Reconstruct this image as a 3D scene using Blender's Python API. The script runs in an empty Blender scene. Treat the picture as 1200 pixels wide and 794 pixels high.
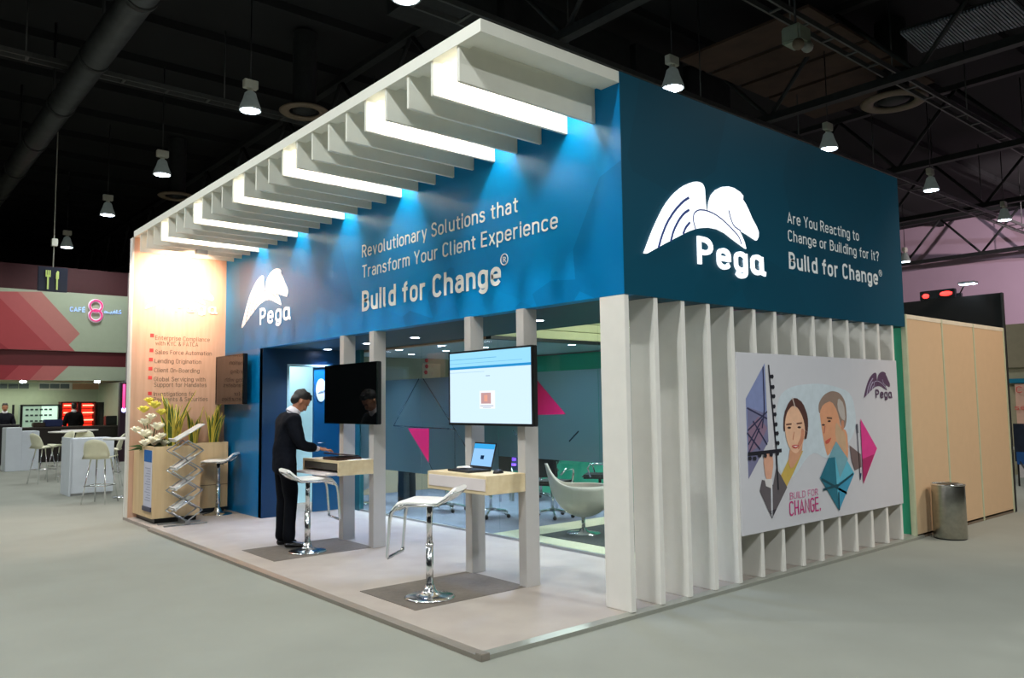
import bpy, bmesh, math, random
from mathutils import Vector as V, Matrix as M, Euler, noise
random.seed(7)
PI = math.pi
C = bpy.context.scene.collection
SC = bpy.context.scene

# ------------------------------------------------------------------ camera (solved from the photograph)
CX, CY, CZ = -4.5237, -4.0095, 1.6
YAW, PITCH, ROLL, FPX = 0.8681, 0.0807, -0.0124, 925.5
Fw = V((math.cos(PITCH)*math.cos(YAW), math.cos(PITCH)*math.sin(YAW), math.sin(PITCH)))
R0 = Fw.cross(V((0, 0, 1))).normalized(); U0 = R0.cross(Fw)
Rt = math.cos(ROLL)*R0 + math.sin(ROLL)*U0
Up = -math.sin(ROLL)*R0 + math.cos(ROLL)*U0
def at(px, py, ax, v):
    "point of the photograph's pixel on the world plane axis=value (used to measure the place)"
    c = V((CX, CY, CZ)); d = Fw + Rt*((px-600)/FPX) - Up*((py-397)/FPX)
    return c + d*((v-c[ax])/d[ax])
cam = bpy.data.cameras.new('camera'); cam.sensor_width = 36; cam.lens = FPX/1200*36; cam.clip_end = 300
camo = bpy.data.objects.new('camera', cam); C.objects.link(camo)
m = M.Identity(4)
for i in range(3):
    m[i][0] = Rt[i]; m[i][1] = Up[i]; m[i][2] = -Fw[i]; m[i][3] = (CX, CY, CZ)[i]
camo.matrix_world = m
SC.camera = camo

# ------------------------------------------------------------------ materials
def lin(c):
    return tuple(((x/255)/12.92 if x/255 <= .04045 else ((x/255+.055)/1.055)**2.4) for x in c)
MC = {}
def mat(name, rgb, rough=.6, metal=0, var=.06, scale=8, bump=0, bscale=60, emit=None, estr=1, spec=.5, coat=0, sheen=0, raw=False):
    if name in MC: return MC[name]
    mt = bpy.data.materials.new(name); mt.use_nodes = True; MC[name] = mt
    nt = mt.node_tree; n = nt.nodes; p = n['Principled BSDF']
    c = rgb if raw else lin(rgb)
    p.inputs['Roughness'].default_value = rough; p.inputs['Metallic'].default_value = metal
    p.inputs['Specular IOR Level'].default_value = spec
    p.inputs['Coat Weight'].default_value = coat
    tc = n.new('ShaderNodeTexCoord')
    if var:
        nz = n.new('ShaderNodeTexNoise'); nz.inputs['Scale'].default_value = scale; nz.inputs['Detail'].default_value = 4
        rp = n.new('ShaderNodeValToRGB')
        rp.color_ramp.elements[0].position = .3; rp.color_ramp.elements[1].position = .7
        rp.color_ramp.elements[0].color = (*[x*(1-var) for x in c], 1)
        rp.color_ramp.elements[1].color = (*[min(1, x*(1+var)) for x in c], 1)
        nt.links.new(tc.outputs['Object'], nz.inputs['Vector']); nt.links.new(nz.outputs['Fac'], rp.inputs['Fac'])
        nt.links.new(rp.outputs['Color'], p.inputs['Base Color'])
    else:
        p.inputs['Base Color'].default_value = (*c, 1)
    if bump:
        nb = n.new('ShaderNodeTexNoise'); nb.inputs['Scale'].default_value = bscale; nb.inputs['Detail'].default_value = 3
        bp = n.new('ShaderNodeBump'); bp.inputs['Strength'].default_value = bump; bp.inputs['Distance'].default_value = .004
        nt.links.new(tc.outputs['Object'], nb.inputs['Vector']); nt.links.new(nb.outputs['Fac'], bp.inputs['Height'])
        nt.links.new(bp.outputs['Normal'], p.inputs['Normal'])
    if emit:
        p.inputs['Emission Color'].default_value = (*lin(emit), 1); p.inputs['Emission Strength'].default_value = estr
    return mt
def wood(name, a, b, scale=3, rough=.45, axis='Z'):
    if name in MC: return MC[name]
    mt = bpy.data.materials.new(name); mt.use_nodes = True; MC[name] = mt
    nt = mt.node_tree; n = nt.nodes; p = n['Principled BSDF']; p.inputs['Roughness'].default_value = rough
    tc = n.new('ShaderNodeTexCoord'); mp = n.new('ShaderNodeMapping')
    s = {'X': (.6, 8, 8), 'Y': (8, .6, 8), 'Z': (8, 8, .6)}[axis]; mp.inputs['Scale'].default_value = s
    nz = n.new('ShaderNodeTexNoise'); nz.inputs['Scale'].default_value = scale; nz.inputs['Detail'].default_value = 6
    rp = n.new('ShaderNodeValToRGB'); rp.color_ramp.elements[0].position = .35; rp.color_ramp.elements[1].position = .65
    rp.color_ramp.elements[0].color = (*lin(a), 1); rp.color_ramp.elements[1].color = (*lin(b), 1)
    nt.links.new(tc.outputs['Object'], mp.inputs['Vector']); nt.links.new(mp.outputs['Vector'], nz.inputs['Vector'])
    nt.links.new(nz.outputs['Fac'], rp.inputs['Fac']); nt.links.new(rp.outputs['Color'], p.inputs['Base Color'])
    return mt
def glow(name, rgb, strength):
    if name in MC: return MC[name]
    mt = bpy.data.materials.new(name); mt.use_nodes = True; MC[name] = mt
    nt = mt.node_tree; nt.nodes.clear()
    e = nt.nodes.new('ShaderNodeEmission'); e.inputs['Color'].default_value = (*lin(rgb), 1); e.inputs['Strength'].default_value = strength
    o = nt.nodes.new('ShaderNodeOutputMaterial'); nt.links.new(e.outputs[0], o.inputs[0]); return mt
def clear_glass():
    if 'glass' in MC: return MC['glass']
    mt = bpy.data.materials.new('clear glass'); mt.use_nodes = True; MC['glass'] = mt
    nt = mt.node_tree; n = nt.nodes; n.clear()
    t = n.new('ShaderNodeBsdfTransparent'); t.inputs['Color'].default_value = (.86, .93, .92, 1)
    g = n.new('ShaderNodeBsdfGlossy'); g.inputs['Roughness'].default_value = .01
    fr = n.new('ShaderNodeFresnel'); fr.inputs['IOR'].default_value = 1.5
    mx = n.new('ShaderNodeMixShader'); o = n.new('ShaderNodeOutputMaterial')
    ge = n.new('ShaderNodeNewGeometry'); mu = n.new('ShaderNodeMath'); mu.operation = 'SUBTRACT'; mu.use_clamp = True
    nt.links.new(fr.outputs[0], mu.inputs[0]); nt.links.new(ge.outputs['Backfacing'], mu.inputs[1])
    nt.links.new(mu.outputs[0], mx.inputs[0]); nt.links.new(t.outputs[0], mx.inputs[1]); nt.links.new(g.outputs[0], mx.inputs[2])
    nt.links.new(mx.outputs[0], o.inputs[0]); return mt
def frost_glass():
    if 'frost' in MC: return MC['frost']
    mt = bpy.data.materials.new('frosted film'); mt.use_nodes = True; MC['frost'] = mt
    nt = mt.node_tree; n = nt.nodes; n.clear()
    a = n.new('ShaderNodeBsdfRefraction'); a.inputs['IOR'].default_value = 1.15; a.inputs['Roughness'].default_value = .55
    a.inputs['Color'].default_value = (.72, .82, .85, 1)
    b = n.new('ShaderNodeBsdfDiffuse'); b.inputs['Color'].default_value = (*lin((66, 82, 90)), 1)
    tl = n.new('ShaderNodeBsdfTranslucent'); tl.inputs['Color'].default_value = (*lin((130, 154, 162)), 1)
    g = n.new('ShaderNodeBsdfGlossy'); g.inputs['Roughness'].default_value = .15
    m1 = n.new('ShaderNodeMixShader'); m1.inputs[0].default_value = .5
    m2 = n.new('ShaderNodeMixShader'); m2.inputs[0].default_value = .35
    m3 = n.new('ShaderNodeMixShader'); m3.inputs[0].default_value = .05; o = n.new('ShaderNodeOutputMaterial')
    nt.links.new(b.outputs[0], m1.inputs[1]); nt.links.new(tl.outputs[0], m1.inputs[2])
    nt.links.new(m1.outputs[0], m2.inputs[1]); nt.links.new(a.outputs[0], m2.inputs[2])
    nt.links.new(m2.outputs[0], m3.inputs[1]); nt.links.new(g.outputs[0], m3.inputs[2])
    nt.links.new(m3.outputs[0], o.inputs[0]); return mt
def band_mat(name, cols, rough, rot, spec=.5, coat=0):
    "printed blue fascia: large faceted shapes in neighbouring blues"
    mt = bpy.data.materials.new(name); mt.use_nodes = True
    nt = mt.node_tree; n = nt.nodes; p = n['Principled BSDF']
    p.inputs['Roughness'].default_value = rough; p.inputs['Specular IOR Level'].default_value = spec
    p.inputs['Coat Weight'].default_value = coat; p.inputs['Coat Roughness'].default_value = .22
    tc = n.new('ShaderNodeTexCoord'); mp = n.new('ShaderNodeMapping'); mp.inputs['Rotation'].default_value = rot
    vo = n.new('ShaderNodeTexVoronoi'); vo.inputs['Scale'].default_value = .75; vo.distance = 'MANHATTAN'
    rp = n.new('ShaderNodeValToRGB'); e = rp.color_ramp.elements
    e[0].position = 0; e[0].color = (*lin(cols[0]), 1); e[1].position = 1; e[1].color = (*lin(cols[-1]), 1)
    for i, c in enumerate(cols[1:-1]):
        k = e.new((i+1)/(len(cols)-1)); k.color = (*lin(c), 1)
    sp = n.new('ShaderNodeSeparateColor')
    nt.links.new(tc.outputs['Object'], mp.inputs['Vector']); nt.links.new(mp.outputs['Vector'], vo.inputs['Vector'])
    nt.links.new(vo.outputs['Color'], sp.inputs[0]); nt.links.new(sp.outputs[0], rp.inputs['Fac'])
    nt.links.new(rp.outputs['Color'], p.inputs['Base Color'])
    return mt

WHITE = mat('white laminate', (230, 226, 218), .45, var=.02)
WHITEC = mat('canopy white paint', (240, 238, 224), .55, var=.02)
LET = mat('white lettering', (246, 246, 244), .5, var=0)
CHROME = mat('polished chrome', (240, 242, 244), .16, 1, var=0)
STEEL = mat('brushed steel', (178, 176, 166), .28, 1, var=.1, scale=20)
ALU = mat('satin aluminium', (176, 178, 178), .35, .9, var=.05)
BLACK = mat('black plastic', (14, 15, 17), .35, var=.1)
GLOSSB = mat('black screen glass', (7, 9, 10), .04, var=0, spec=.9)
BLACKF = mat('black drape fabric', (7, 8, 8), .95, var=.2)
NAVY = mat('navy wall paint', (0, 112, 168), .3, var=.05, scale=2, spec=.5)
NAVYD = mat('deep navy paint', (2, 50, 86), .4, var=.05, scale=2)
BIRCH = wood('birch veneer', (222, 200, 158), (232, 213, 174), 2, .45, 'Y')
TAN = wood('tan veneer', (214, 184, 140), (224, 196, 152), 2, .5, 'Z')
PEACH = wood('peach timber board', (218, 176, 148), (228, 188, 160), 2, .5, 'Z')
PINK = mat('magenta film', (205, 30, 90), .35, var=.03)
DARKM = mat('dark painted steel', (44, 46, 46), .6, .3, var=.2)
SKIN = mat('skin', (176, 118, 88), .5, var=.06, scale=30)

# ------------------------------------------------------------------ mesh builder
class MB:
    def __init__(s): s.bm = bmesh.new()
    def box(s, a, b, bev=0, mi=0):
        a = V(a); b = V(b); r = bmesh.ops.create_cube(s.bm, size=1)
        vs = r['verts']
        for v in vs: v.co = V(((a[i]+b[i])/2 + v.co[i]*(b[i]-a[i])) for i in range(3))
        fs = set(f for v in vs for f in v.link_faces)
        for f in fs: f.material_index = mi
        if bev:
            es = set(e for v in vs for e in v.link_edges)
            bmesh.ops.bevel(s.bm, geom=list(es), offset=bev, segments=2, affect='EDGES')
        return s
    def obox(s, size, mtx, bev=0, mi=0):
        r = bmesh.ops.create_cube(s.bm, size=1); vs = r['verts']
        for v in vs: v.co = mtx @ V((v.co[i]*size[i] for i in range(3)))
        for f in set(f for v in vs for f in v.link_faces): f.material_index = mi
        if bev:
            bmesh.ops.bevel(s.bm, geom=list(set(e for v in vs for e in v.link_edges)), offset=bev, segments=2, affect='EDGES')
        return s
    def tube(s, pts, r, seg=10, cap=True, closed=False, sx=1, sy=1, up=None, mi=0):
        pts = [V(p) for p in pts]; n = len(pts)
        rr = r if isinstance(r, (list, tuple)) else [r]*n
        rings = []; prev = None
        for i, p in enumerate(pts):
            if closed: d = (pts[(i+1) % n]-pts[i-1])
            else: d = (pts[min(i+1, n-1)]-pts[max(i-1, 0)])
            d.normalize()
            if up is not None: x = V(up).cross(d)
            elif prev is None: x = d.orthogonal()
            else: x = prev - d*prev.dot(d)
            x.normalize(); prev = x; y = d.cross(x)
            rings.append([s.bm.verts.new(p + (x*math.cos(2*PI*k/seg)*sx + y*math.sin(2*PI*k/seg)*sy)*rr[i]) for k in range(seg)])
        m = n if closed else n-1
        for i in range(m):
            a = rings[i]; b = rings[(i+1) % n]
            for k in range(seg):
                f = s.bm.faces.new((a[k], a[(k+1) % seg], b[(k+1) % seg], b[k])); f.smooth = True; f.material_index = mi
        if cap and not closed:
            for q in (rings[0][::-1], rings[-1]):
                f = s.bm.faces.new(q); f.material_index = mi
        return s
    def lathe(s, prof, c=(0, 0, 0), seg=32, sx=1, sy=1, mi=0, smooth=True):
        c = V(c); rings = []
        for r, z in prof:
            if r < 1e-6: rings.append([s.bm.verts.new(c+V((0, 0, z)))])
            else: rings.append([s.bm.verts.new(c+V((r*sx*math.cos(2*PI*k/seg), r*sy*math.sin(2*PI*k/seg), z))) for k in range(seg)])
        for a, b in zip(rings, rings[1:]):
            for k in range(seg):
                k2 = (k+1) % seg
                if len(a) == 1 and len(b) == 1: continue
                if len(a) == 1: q = (a[0], b[k2], b[k])
                elif len(b) == 1: q = (a[k], a[k2], b[0])
                else: q = (a[k], a[k2], b[k2], b[k])
                f = s.bm.faces.new(q); f.smooth = smooth; f.material_index = mi
        return s
    def prism(s, poly, d, mi=0):
        "closed polygon (3D points) extruded by vector d"
        d = V(d); a = [s.bm.verts.new(V(p)) for p in poly]; b = [s.bm.verts.new(V(p)+d) for p in poly]
        for q in (a[::-1], b):
            f = s.bm.faces.new(q); f.material_index = mi
        n = len(a)
        for i in range(n):
            f = s.bm.faces.new((a[i], a[(i+1) % n], b[(i+1) % n], b[i])); f.material_index = mi
        return s
    def ball(s, c, r, seg=16, mtx=None, mi=0):
        rr = (r, r, r) if isinstance(r, (int, float)) else r
        q = bmesh.ops.create_uvsphere(s.bm, u_segments=seg, v_segments=max(6, seg//2), radius=1)
        for v in q['verts']:
            p = V((v.co[i]*rr[i] for i in range(3)))
            if mtx: p = mtx @ p
            v.co = p + V(c)
            for f in v.link_faces: f.smooth = True; f.material_index = mi
        return s
    def face(s, pts, mi=0):
        f = s.bm.faces.new([s.bm.verts.new(V(p)) for p in pts]); f.material_index = mi; return s
def wm(o):
    mtx = M.Identity(4)
    while o:
        mtx = M.LocRotScale(o.location, o.rotation_euler, o.scale) @ mtx; o = o.parent
    return mtx
def obj(name, mb, mt, parent=None, local=False, keep=False):
    if isinstance(mb, MB):
        bmesh.ops.recalc_face_normals(mb.bm, faces=mb.bm.faces[:]) if not keep else None
        me = bpy.data.meshes.new(name); mb.bm.to_mesh(me); mb.bm.free()
    else: me = mb
    if parent and not local: me.transform(wm(parent).inverted())
    for x in (mt if isinstance(mt, (list, tuple)) else [mt]): me.materials.append(x)
    o = bpy.data.objects.new(name, me); C.objects.link(o); o.parent = parent
    return o
def tag(o, label=None, cat=None, group=None, kind=None):
    if label: o['label'] = label
    if cat: o['category'] = cat
    if group: o['group'] = group
    if kind: o['kind'] = kind
    return o
def thing(name, label, cat, loc=(0, 0, 0), rz=0, group=None):
    o = bpy.data.objects.new(name, None); C.objects.link(o); o.location = loc; o.rotation_euler = (0, 0, rz); o.empty_display_size = .1
    return tag(o, label, cat, group)
def struct(name, mb, mt, parent=None):
    o = obj(name, mb, mt, parent)
    if not parent: o['kind'] = 'structure'
    return o
def dup(root, loc=None, rz=None, label=None, group=None):
    r = root.copy(); C.objects.link(r)
    if loc is not None: r.location = loc
    if rz is not None: r.rotation_euler = (0, 0, rz)
    if label: r['label'] = label
    if group: r['group'] = group
    def rec(a, b):
        for ch in list(a.children):
            c = ch.copy(); C.objects.link(c); c.parent = b; rec(ch, c)
    rec(root, r); return r
def nest(root, pairs):
    "hang the named parts (values) under the part they sit on (keys): thing > part > sub-part"
    for host, kids in pairs.items():
        hs = [c for c in root.children if c.name.split('.')[0] == host]
        if not hs: continue
        for i, c in enumerate([c for c in root.children if c.name.split('.')[0] in kids]): c.parent = hs[min(i, len(hs)-1)] if len(hs) > 1 else hs[0]
def rep(name, mb, mt, parent, offs):
    "one small part repeated at offsets, each repeat a part of its own"
    o = obj(name, mb, mt, parent)
    for f in offs[1:]:
        c = o.copy(); C.objects.link(c); c.location = V(f)-V(offs[0])
    return o
# --- lettering: a narrow single-stroke alphabet like the one on the headers
def _arc(cx, cy, rx, ry, a0, a1, n=9):
    return [(cx+rx*math.cos(math.radians(a0+(a1-a0)*i/n)), cy+ry*math.sin(math.radians(a0+(a1-a0)*i/n))) for i in range(n+1)]
def _glyphs():
    h, r, W = .70, .21, .42; G = {}
    ring = _arc(r, h-r, r, r, 0, 180)+_arc(r, r, r, r, 180, 360)+[(W, h-r)]
    G['a'] = (.38, [[(.38, 0), (.38, h-.2)]+_arc(.19, h-.2, .19, .2, 0, 150), [(.38, .41), (.17, .41)]+_arc(.17, .205, .17, .205, 90, 270)+[(.26, .02), (.38, .12)]])
    G['@'] = (W, [ring, [(W, h), (W, .14), (W+.04, .03), (W+.13, 0)]])
    G['b'] = (W, [[(0, 1), (0, 0)], ring]); G['d'] = (W, [[(W, 1), (W, 0)], ring])
    G['c'] = (.38, [_arc(r, h-r, r, r, 35, 180)+_arc(r, r, r, r, 180, 325)])
    G['e'] = (W, [[(0, .36), (W, .36)]+_arc(r, h-r, r, r, 0, 180)+_arc(r, r, r, r, 180, 330)])
    G['f'] = (.27, [[(.12, 0), (.12, .82)]+_arc(.29, .82, .17, .18, 180, 95), [(0, .68), (.27, .68)]])
    G['g'] = (W, [ring, [(W, h), (W, -.06)]+_arc(r, -.06, r, .2, 0, -150)])
    G['h'] = (.41, [[(0, 1), (0, 0)], _arc(.205, h-.2, .205, .2, 180, 0)+[(.41, 0)]])
    G['i'] = (0, [[(0, h), (0, 0)], [(0, 1.0), (0, .90)]])
    G['k'] = (.38, [[(0, 1), (0, 0)], [(.36, h), (0, .28)], [(.12, .40), (.39, 0)]])
    G['l'] = (.12, [[(0, 1), (0, .12), (.02, .03), (.08, 0)]])
    G['m'] = (.68, [[(0, h), (0, 0)], _arc(.17, h-.17, .17, .17, 180, 0)+[(.34, 0)], _arc(.51, h-.17, .17, .17, 180, 0)+[(.68, 0)]])
    G['n'] = (.41, [[(0, h), (0, 0)], _arc(.205, h-.2, .205, .2, 180, 0)+[(.41, 0)]])
    G['o'] = (W, [ring]); G['p'] = (W, [[(0, h), (0, -.27)], ring])
    G['r'] = (.25, [[(0, h), (0, 0)], _arc(.2, h-.2, .2, .2, 180, 75)])
    G['s'] = (.38, [[(.36, .58), (.29, .68), (.19, .70), (.08, .68), (.01, .56), (.06, .43), (.19, .37), (.32, .32), (.38, .18), (.32, .04), (.19, 0), (.07, .02), (0, .12)]])
    G['t'] = (.27, [[(.11, .92), (.11, .14), (.15, .03), (.27, 0)], [(0, h-.02), (.27, h-.02)]])
    G['u'] = (.41, [[(0, h), (0, .2)]+_arc(.205, .2, .205, .2, 180, 360), [(.41, h), (.41, 0)]])
    G['v'] = (.4, [[(0, h), (.2, 0), (.4, h)]]); G['w'] = (.62, [[(0, h), (.15, 0), (.31, h), (.47, 0), (.62, h)]])
    G['x'] = (.38, [[(0, h), (.38, 0)], [(.38, h), (0, 0)]]); G['y'] = (.4, [[(0, h), (.21, .02)], [(.4, h), (.15, -.27)]]); G['z'] = (.36, [[(0, h), (.36, h), (0, 0), (.36, 0)]])
    R = .23
    G['A'] = (.52, [[(0, 0), (.26, 1), (.52, 0)], [(.08, .28), (.44, .28)]])
    G['B'] = (.47, [[(.24, .53), (0, .53)], [(0, 0), (0, 1), (.22, 1)]+_arc(.22, .765, .22, .235, 90, -90)+[(.24, .53)]+_arc(.22, .265, .25, .265, 90, -90)+[(0, 0)]])
    G['C'] = (.46, [_arc(R, 1-R, R, R, 25, 180)+_arc(R, R, R, R, 180, 335)])
    G['D'] = (.48, [[(0, 0), (0, 1), (.22, 1)]+_arc(.22, .74, .26, .26, 90, 0)+_arc(.22, .26, .26, .26, 0, -90)+[(0, 0)]])
    G['E'] = (.42, [[(.42, 1), (0, 1), (0, 0), (.42, 0)], [(0, .52), (.37, .52)]]); G['F'] = (.42, [[(.42, 1), (0, 1), (0, 0)], [(0, .5), (.37, .5)]])
    G['É'] = (.42, [[(.42, 1), (0, 1), (0, 0), (.42, 0)], [(0, .52), (.37, .52)], [(.15, 1.14), (.3, 1.28)]])
    G['G'] = (.46, [_arc(R, 1-R, R, R, 25, 180)+_arc(R, R, R, R, 180, 360)+[(.46, .48), (.26, .48)]])
    G['H'] = (.46, [[(0, 0), (0, 1)], [(.46, 0), (.46, 1)], [(0, .5), (.46, .5)]]); G['I'] = (0, [[(0, 0), (0, 1)]])
    G['K'] = (.48, [[(0, 0), (0, 1)], [(.46, 1), (0, .38)], [(.16, .58), (.48, 0)]]); G['L'] = (.4, [[(0, 1), (0, 0), (.4, 0)]])
    G['M'] = (.62, [[(0, 0), (0, 1), (.31, .35), (.62, 1), (.62, 0)]]); G['N'] = (.5, [[(0, 0), (0, 1), (.5, 0), (.5, 1)]])
    G['O'] = (.46, [_arc(R, 1-R, R, R, 0, 180)+_arc(R, R, R, R, 180, 360)+[(.46, 1-R)]])
    G['P'] = (.46, [[(0, 0), (0, 1), (.2, 1)]+_arc(.2, .73, .26, .27, 90, -90)+[(0, .46)]])
    G['R'] = (.47, [[(0, 0), (0, 1), (.2, 1)]+_arc(.2, .74, .25, .26, 90, -90)+[(0, .48)], [(.24, .48), (.47, 0)]])
    G['S'] = (.44, [[(.42, .82), (.36, .95), (.22, 1), (.08, .95), (.01, .8), (.05, .62), (.2, .53), (.34, .47), (.44, .3), (.4, .1), (.24, 0), (.08, .03), (0, .16)]])
    G['T'] = (.48, [[(0, 1), (.48, 1)], [(.24, 1), (.24, 0)]]); G['U'] = (.46, [[(0, 1), (0, R)]+_arc(R, R, R, R, 180, 360)+[(.46, 1)]])
    G['Y'] = (.5, [[(0, 1), (.25, .42), (.5, 1)], [(.25, .42), (.25, 0)]])
    G['&'] = (.52, [[(.5, 0), (.12, .68), (.1, .86), (.22, 1), (.34, .86), (.28, .66), (.04, .4), (.0, .2), (.1, .02), (.26, 0), (.42, .14), (.5, .4)]])
    G['?'] = (.38, [[(0, .78)]+_arc(.19, .79, .19, .21, 170, -40)+[(.2, .45), (.19, .28)], [(.19, .1), (.19, 0)]])
    G['-'] = (.26, [[(0, .4), (.26, .4)]]); G['.'] = (0, [[(0, .0), (0, .1)]])
    return G
GLY = _glyphs(); SPACE = .34
def glyph_bold_metrics(w): return .13+w*1.05
def text(name, body, p0, p1, cap, mt, parent=None, off=.10, th=.004, nrm_out=.003, lift=0):
    "lettering from p0 (left end of baseline) to p1 (right end); cap = capital height, off = stroke weight / capital height; each word a part"
    p0 = V(p0); p1 = V(p1); w = off; gap = glyph_bold_metrics(w); x = w/2; words_ = [[]]
    for ch in body:
        if ch == ' ': x += SPACE; words_.append([]); continue
        a, st = GLY[ch]; words_[-1].append((x, st)); x += a+gap
    total = x-gap+w/2; u = V((0, 0, 1)); r = (p1-p0).normalized(); nn = r.cross(u).normalized(); s = (p1-p0).length/total
    last = None
    for wd in words_:
        b = MB(); layer = 0
        for gx, strokes in wd:
            for st in strokes:
                layer = (layer+1) % 3
                q = [V(((gx+a)*s, (w/2+c*(1-w))*cap)) for a, c in st]
                q2 = [q[0]]
                for k in q[1:]:
                    if (k-q2[-1]).length > 1e-5: q2.append(k)
                q = q2; hw = w*cap*.5; n = len(q); closed = (q[0]-q[-1]).length < 1e-4; L = []; Rr = []
                for i in range(n):
                    d1 = (q[i]-q[i-1]).normalized() if i else None; d2 = (q[i+1]-q[i]).normalized() if i < n-1 else None
                    if closed and i == 0: d1 = (q[0]-q[-2]).normalized()
                    if closed and i == n-1: d2 = (q[1]-q[0]).normalized()
                    d = ((d1 or d2)+(d2 or d1))
                    if d.length < 1e-4: d = d2
                    d = d.normalized(); n2 = V((-d.y, d.x)); k = 1
                    if d1 is not None and d2 is not None: k = min(1.6, 1/max(.3, n2.dot(V((-d2.y, d2.x)))))
                    p = q[i]
                    if not closed and i == 0: p = p-d2*hw*(.9 if n == 2 else .4)
                    if not closed and i == n-1: p = p+d1*hw*(.9 if n == 2 else .4)
                    L.append(p+n2*hw*k); Rr.append(p-n2*hw*k)
                def W3(v, o): return p0+r*v.x+u*v.y+nn*(nrm_out+o)
                for i in range(n-1):
                    b.prism([W3(L[i], 0), W3(L[i+1], 0), W3(Rr[i+1], 0), W3(Rr[i], 0)], nn*(th+layer*.0006))
        last = obj(name, b, mt, parent)
    return last

# ------------------------------------------------------------------ the hall
ZD = .04      # deck height
FLOORM = mat('grey green hall carpet', (146, 147, 137), .95, var=.05, scale=1.2, bump=.5, bscale=300, spec=.1)
struct('floor', MB().box((-30, -25, -.1), (48, 48, 0)), FLOORM)
CEILM = mat('black painted roof deck', (16, 18, 19), .9, var=.3, scale=.6)
b = MB().box((-30, -25, 10.5), (48, 48, 10.7))
for k in range(30): b.box((-30, -24+k*2.4, 10.3), (48, -23.75+k*2.4, 10.5))
struct('ceiling', b, CEILM)
HW = mat('lilac painted hall wall', (206, 176, 192), .8, var=.04, scale=.5)
b = MB().box((38, -25, 0), (38.3, 48, 10.5))
struct('wall_right', b, HW)
struct('wall_back', MB().box((-30, 47.7, 0), (38, 48, 10.5)), mat('black hall wall', (24, 24, 26), .9, var=.1))
struct('wall_left', MB().box((-30.3, -25, 0), (-30, 48, 10.5)), mat('dim grey hall wall', (90, 90, 92), .9, var=.1))
struct('wall_front', MB().box((-30, -25.3, 0), (38, -25, 10.5)), mat('dim grey hall wall', (90, 90, 92), .9, var=.1))
# roof trusses along y
def truss(x, z, y0, y1, label, pitch=3.3):
    t = thing('roof_truss', label, 'roof truss', (x, y0, z), group='roof trusses crossing the hall')
    obj('bottom_chord', MB().box((x-.1, y0, z), (x+.1, y1, z+.16)), DARKM, t)
    obj('top_chord', MB().box((x-.1, y0, z+1.9), (x+.1, y1, z+2.05)), DARKM, t)
    d = MB(); n = int((y1-y0)/pitch)
    for k in range(n):
        a = y0+k*pitch; d.tube([(x, a, z+.1), (x, a+pitch/2, z+1.95)], .05, 6); d.tube([(x, a+pitch/2, z+1.95), (x, a+pitch, z+.1)], .05, 6)
    obj('diagonal_web', d, DARKM, t); return t
tl = ['dark steel roof truss nearest above the booth corner', 'dark steel roof truss second from the booth, above ring vent', 'dark steel roof truss third from the booth, over cream wall',
      'dark steel roof truss fourth from the booth, over the far right lamps', 'dark steel roof truss meeting the lilac hall wall']
for i, x in enumerate((5.0, 11.6, 18.2, 24.8, 34)): truss(x, 8.0 if i < 4 else 7.9, -24, 46, tl[i])
truss(-14, 8.0, -24, 46, 'dark steel roof truss far left above the open floor')
# long round duct at the left
t = thing('air_duct', 'thick dark round duct running along the upper left of the hall', 'duct', (-1.15, 4, 8.2))
obj('pipe', MB().tube([(-1.15, 4, 8.2), (-1.15, 46, 8.2)], .26, 20), mat('dull duct sheet metal', (64, 66, 66), .5, .5, var=.2, scale=3), t)
rep('collar', MB().tube([(-1.15, 6, 8.2), (-1.15, 6.12, 8.2)], .285, 20), DARKM, t, [(0, k*3, 0) for k in range(14)])
rep('hanger_rod', MB().tube([(-1.15, 7, 8.4), (-1.15, 7, 10.4)], .03, 6), DARKM, t, [(0, k*4.5, 0) for k in range(9)])
# cable trays along x
def tray(y, z, x0, x1, w, label):
    t = thing('cable_tray', label, 'cable tray', (x0, y, z), group='cable trays under the hall roof')
    obj('side_rail', MB().box((x0, y-w/2, z), (x1, y-w/2+.04, z+.1)), STEEL_D, t); obj('side_rail', MB().box((x0, y+w/2-.04, z), (x1, y+w/2, z+.1)), STEEL_D, t)
    rep('rung', MB().box((x0, y-w/2, z), (x0+.05, y+w/2, z+.03)), STEEL_D, t, [(k*.9, 0, 0) for k in range(int((x1-x0)/.9))])
    rep('hanger_rod', MB().tube([(x0+2, y, z), (x0+2, y, 10.4)], .015, 6), STEEL_D, t, [(k*4, 0, 0) for k in range(int((x1-x0-1)/4))])
STEEL_D = mat('galvanised tray steel', (96, 98, 96), .5, .6, var=.1)
tray(3.05, 8.3, -6, 37, .3, 'long narrow cable tray crossing behind the junction box')
tray(6.0, 7.9, -.6, 37, .5, 'wide galvanised cable tray emerging above the navy band end')
tray(14, 8.62, -20, 37, .3, 'cable tray far back, between the left lamps')
tray(-1.6, 8.6, 6, 37, .25, 'short cable tray at the upper right corner')
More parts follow.
